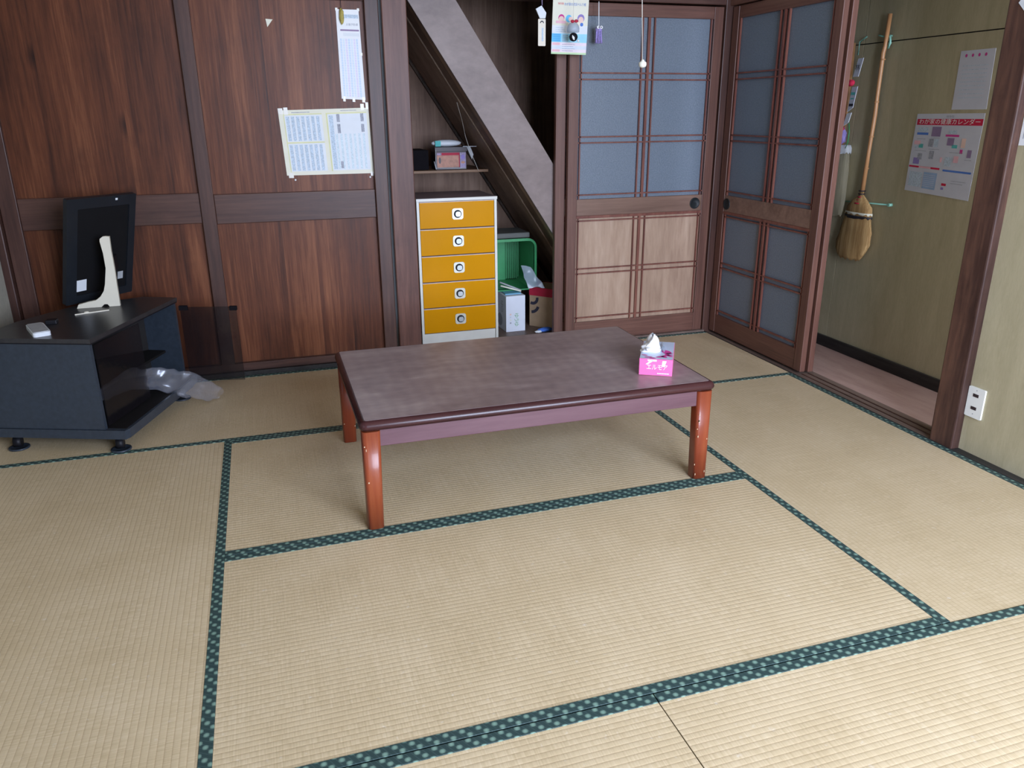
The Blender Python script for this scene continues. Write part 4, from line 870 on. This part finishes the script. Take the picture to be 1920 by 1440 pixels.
mb.prism([(-1.295,1.40),(-1.258,1.40),(-1.236,1.485),(-1.272,1.483)], 0, 0.003, paperd_m); mb.text('林', 0.038, -1.268, 1.440, 0.004, ink_k, 0.8); mb.build('upper_strip', CHm)
mb = MB(); mb.blob((3.095,1.272,1.372), (0.014,0.022,0.016), ink_r, 2, 0.1); mb.build('red_ball', CHm)
mb = MB(MA); mb.prism([(-1.305,1.235),(-1.268,1.255),(-1.252,1.355),(-1.290,1.352)], 0, 0.003, paperd_m); mb.rect(-1.292,1.315,-1.262,1.328,0.004,ink_t); mb.rect(-1.297,1.262,-1.266,1.274,0.004,ink_k); mb.rect(-1.290,1.295,-1.268,1.301,0.004,ink_t); mb.build('middle_strip', CHm)
mb = MB(MA); mb.prism([(-1.325,1.165),(-1.286,1.185),(-1.272,1.232),(-1.304,1.228)], 0, 0.003, paper_m); mb.build('lower_strip', CHm)
mb = MB(); mb.blob((3.098,1.325,1.205), (0.010,0.012,0.030), ink_p, 3, 0.2); mb.build('red_knot', CHm)
mb = MB(); mb.blob((3.100,1.305,1.120), (0.016,0.040,0.048), ink_v, 5, 0.25); mb.blob((3.094,1.310,1.150), (0.014,0.030,0.020), redcard_m, 6, 0.25); mb.build('pouch', CHm)
mb = MB(); mb.tube([(3.100,1.255,1.18),(3.098,1.243,1.14),(3.100,1.246,1.09),(3.102,1.262,1.06)], 0.0025, green_m, 6); mb.build('green_loop', CHm)
t = tag(MB(FR(0,0,3.16)).prism([(-0.687,1.243),(-0.507,1.244),(-0.513,1.481),(-0.687,1.480)], 0.0003, 0.0012, paperd_m).build('notice_sheet'), 'plain white notice sheet on the hall wall above the calendar', 'paper')
mb = MB(FR(0,0,3.16)); [mb.disc(-0.655+0.033*k, 1.460, 0.0016, 0.006, 0.007, ink_p, 8) for k in range(4)]
for k in range(9): mb.rect(-0.665, 1.290+k*0.016, -0.535, 1.2925+k*0.016, 0.0016, ink_b)
mb.build('notice_print', t)
C2 = thing('calendar_poster', (3.155,0.69,1.05), 'white picture calendar with red title band on the hall wall', 'poster')
mb = MB(); mb.fn = quadmap((3.16,0.885,0.884),(3.157,0.513,0.868),(3.16,0.508,1.229),(3.16,0.876,1.226),(-1,0,0)); mb.box((0,0,0.0003), (1,1,0.0012), paperd_m)
z_ = 0.0016; mb.rect(0.02,0.86,0.995,0.935,z_,ink_r)
def gtext(txt, cx_, cy_, sx, sy, mt, zz):
    vs, fs = fontmesh(txt, 1.0); vv = [mb.V((cx_+v.x*sx, cy_+v.y*sy, zz)) for v in vs]
    for f in fs: mb.face([vv[i] for i in f], mt)
gtext('わが家の健康カレンダー', 0.51, 0.897, 0.0835, 0.070, paperb_m, z_*1.4)
gtext('保存版', 0.52, 0.962, 0.04, 0.03, ink_g, z_*1.4)
for r, mt in (((0.05,0.735,0.23,0.765),ink_b2),((0.06,0.775,0.22,0.83),ink_b),((0.28,0.72,0.42,0.84),ink_pl),((0.50,0.725,0.70,0.750),ink_p),((0.54,0.76,0.66,0.80),ink_b),
              ((0.03,0.61,0.13,0.66),ink_pk),((0.11,0.57,0.18,0.62),ink_t),((0.05,0.56,0.10,0.60),ink_b),((0.26,0.59,0.33,0.69),ink_g),((0.34,0.59,0.41,0.69),ink_b),((0.54,0.62,0.64,0.71),ink_pl),((0.62,0.59,0.70,0.63),ink_t),((0.75,0.60,0.81,0.71),skin_i),
              ((0.06,0.36,0.16,0.44),ink_v),((0.12,0.42,0.19,0.50),ink_g),((0.30,0.44,0.37,0.54),ink_g),((0.48,0.41,0.51,0.47),ink_pk),((0.55,0.37,0.65,0.48),ink_b),((0.68,0.42,0.75,0.50),ink_pk),((0.86,0.49,0.92,0.58),ink_pl),((0.75,0.53,0.79,0.58),ink_p),
              ((0.01,0.315,0.50,0.338),ink_r),((0.55,0.305,0.97,0.328),ink_b2),((0.04,0.07,0.25,0.26),ink_b),((0.27,0.06,0.48,0.27),plain('steel_ink',(0.32,0.45,0.66),0.7)),((0.57,0.13,0.64,0.16),ink_r),((0.57,0.08,0.61,0.11),ink_v),((0.17,0.316,0.36,0.336),ink_pk)):
    mb.rect(*r, z_, mt)
for k in range(7): mb.rect(0.27+0.0,0.09+k*0.024,0.46,0.095+k*0.024,z_*1.3,paperd_m)
for r in ((0.28,0.70,0.42,0.705),(0.28,0.56,0.44,0.565),(0.06,0.68,0.20,0.685),(0.06,0.53,0.24,0.535),(0.60,0.535,0.80,0.54),(0.84,0.46,0.94,0.465),(0.70,0.20,0.92,0.205),(0.70,0.17,0.88,0.175)): mb.rect(*r, z_*1.2, ink_g)
mb.build('sheet', C2)
# right-hand wall
o = MB(FR(0,0,2.712)); o.prism([(0.062,1.128),(0.300,1.130),(0.300,1.360),(0.064,1.358)], 0.0003, 0.0014, paperb_m); o.rect(0.074,1.150,0.077,1.345,0.0018,ink_g); o = o.build('wall_notice'); tag(o, 'bright white notice cut off by the right picture edge, beside the pillar', 'paper')
OU = thing('wall_outlet', (2.70,-0.098,0.205), 'white double wall socket plate low beside the dark pillar', 'socket')
mb = MB(FR(0,0,2.712)); mb.prism(rrect(0.062,0.145,0.134,0.262,0.004), 0.0003, 0.007, plain('socket_white',(0.86,0.88,0.84),0.3,var=0.01)); mb.build('cover_plate', OU)
for zc in (0.232,0.182):
    mb = MB(FR(0,0,2.712)); mb.box((0.085,zc-0.006,0.0068), (0.109,zc+0.006,0.0078), choc_m); mb.build('socket_slot', OU)
for zc in (0.252,0.160):
    mb = MB(FR(0.0,0,2.712)); mb.disc(0.098, zc, 0.0074, 0.0025, 0.0025, greyp_m, 10); mb.build('screw', OU)
t = MB(FR(0,0,2.676)); t.prism([(-0.010,1.575),(0.020,1.545),(0.075,1.60),(0.045,1.64)], 0.0003, 0.0015, paper_m); o = t.build('pinned_note'); tag(o, 'corner of a pale note pinned high on the right pillar', 'paper')
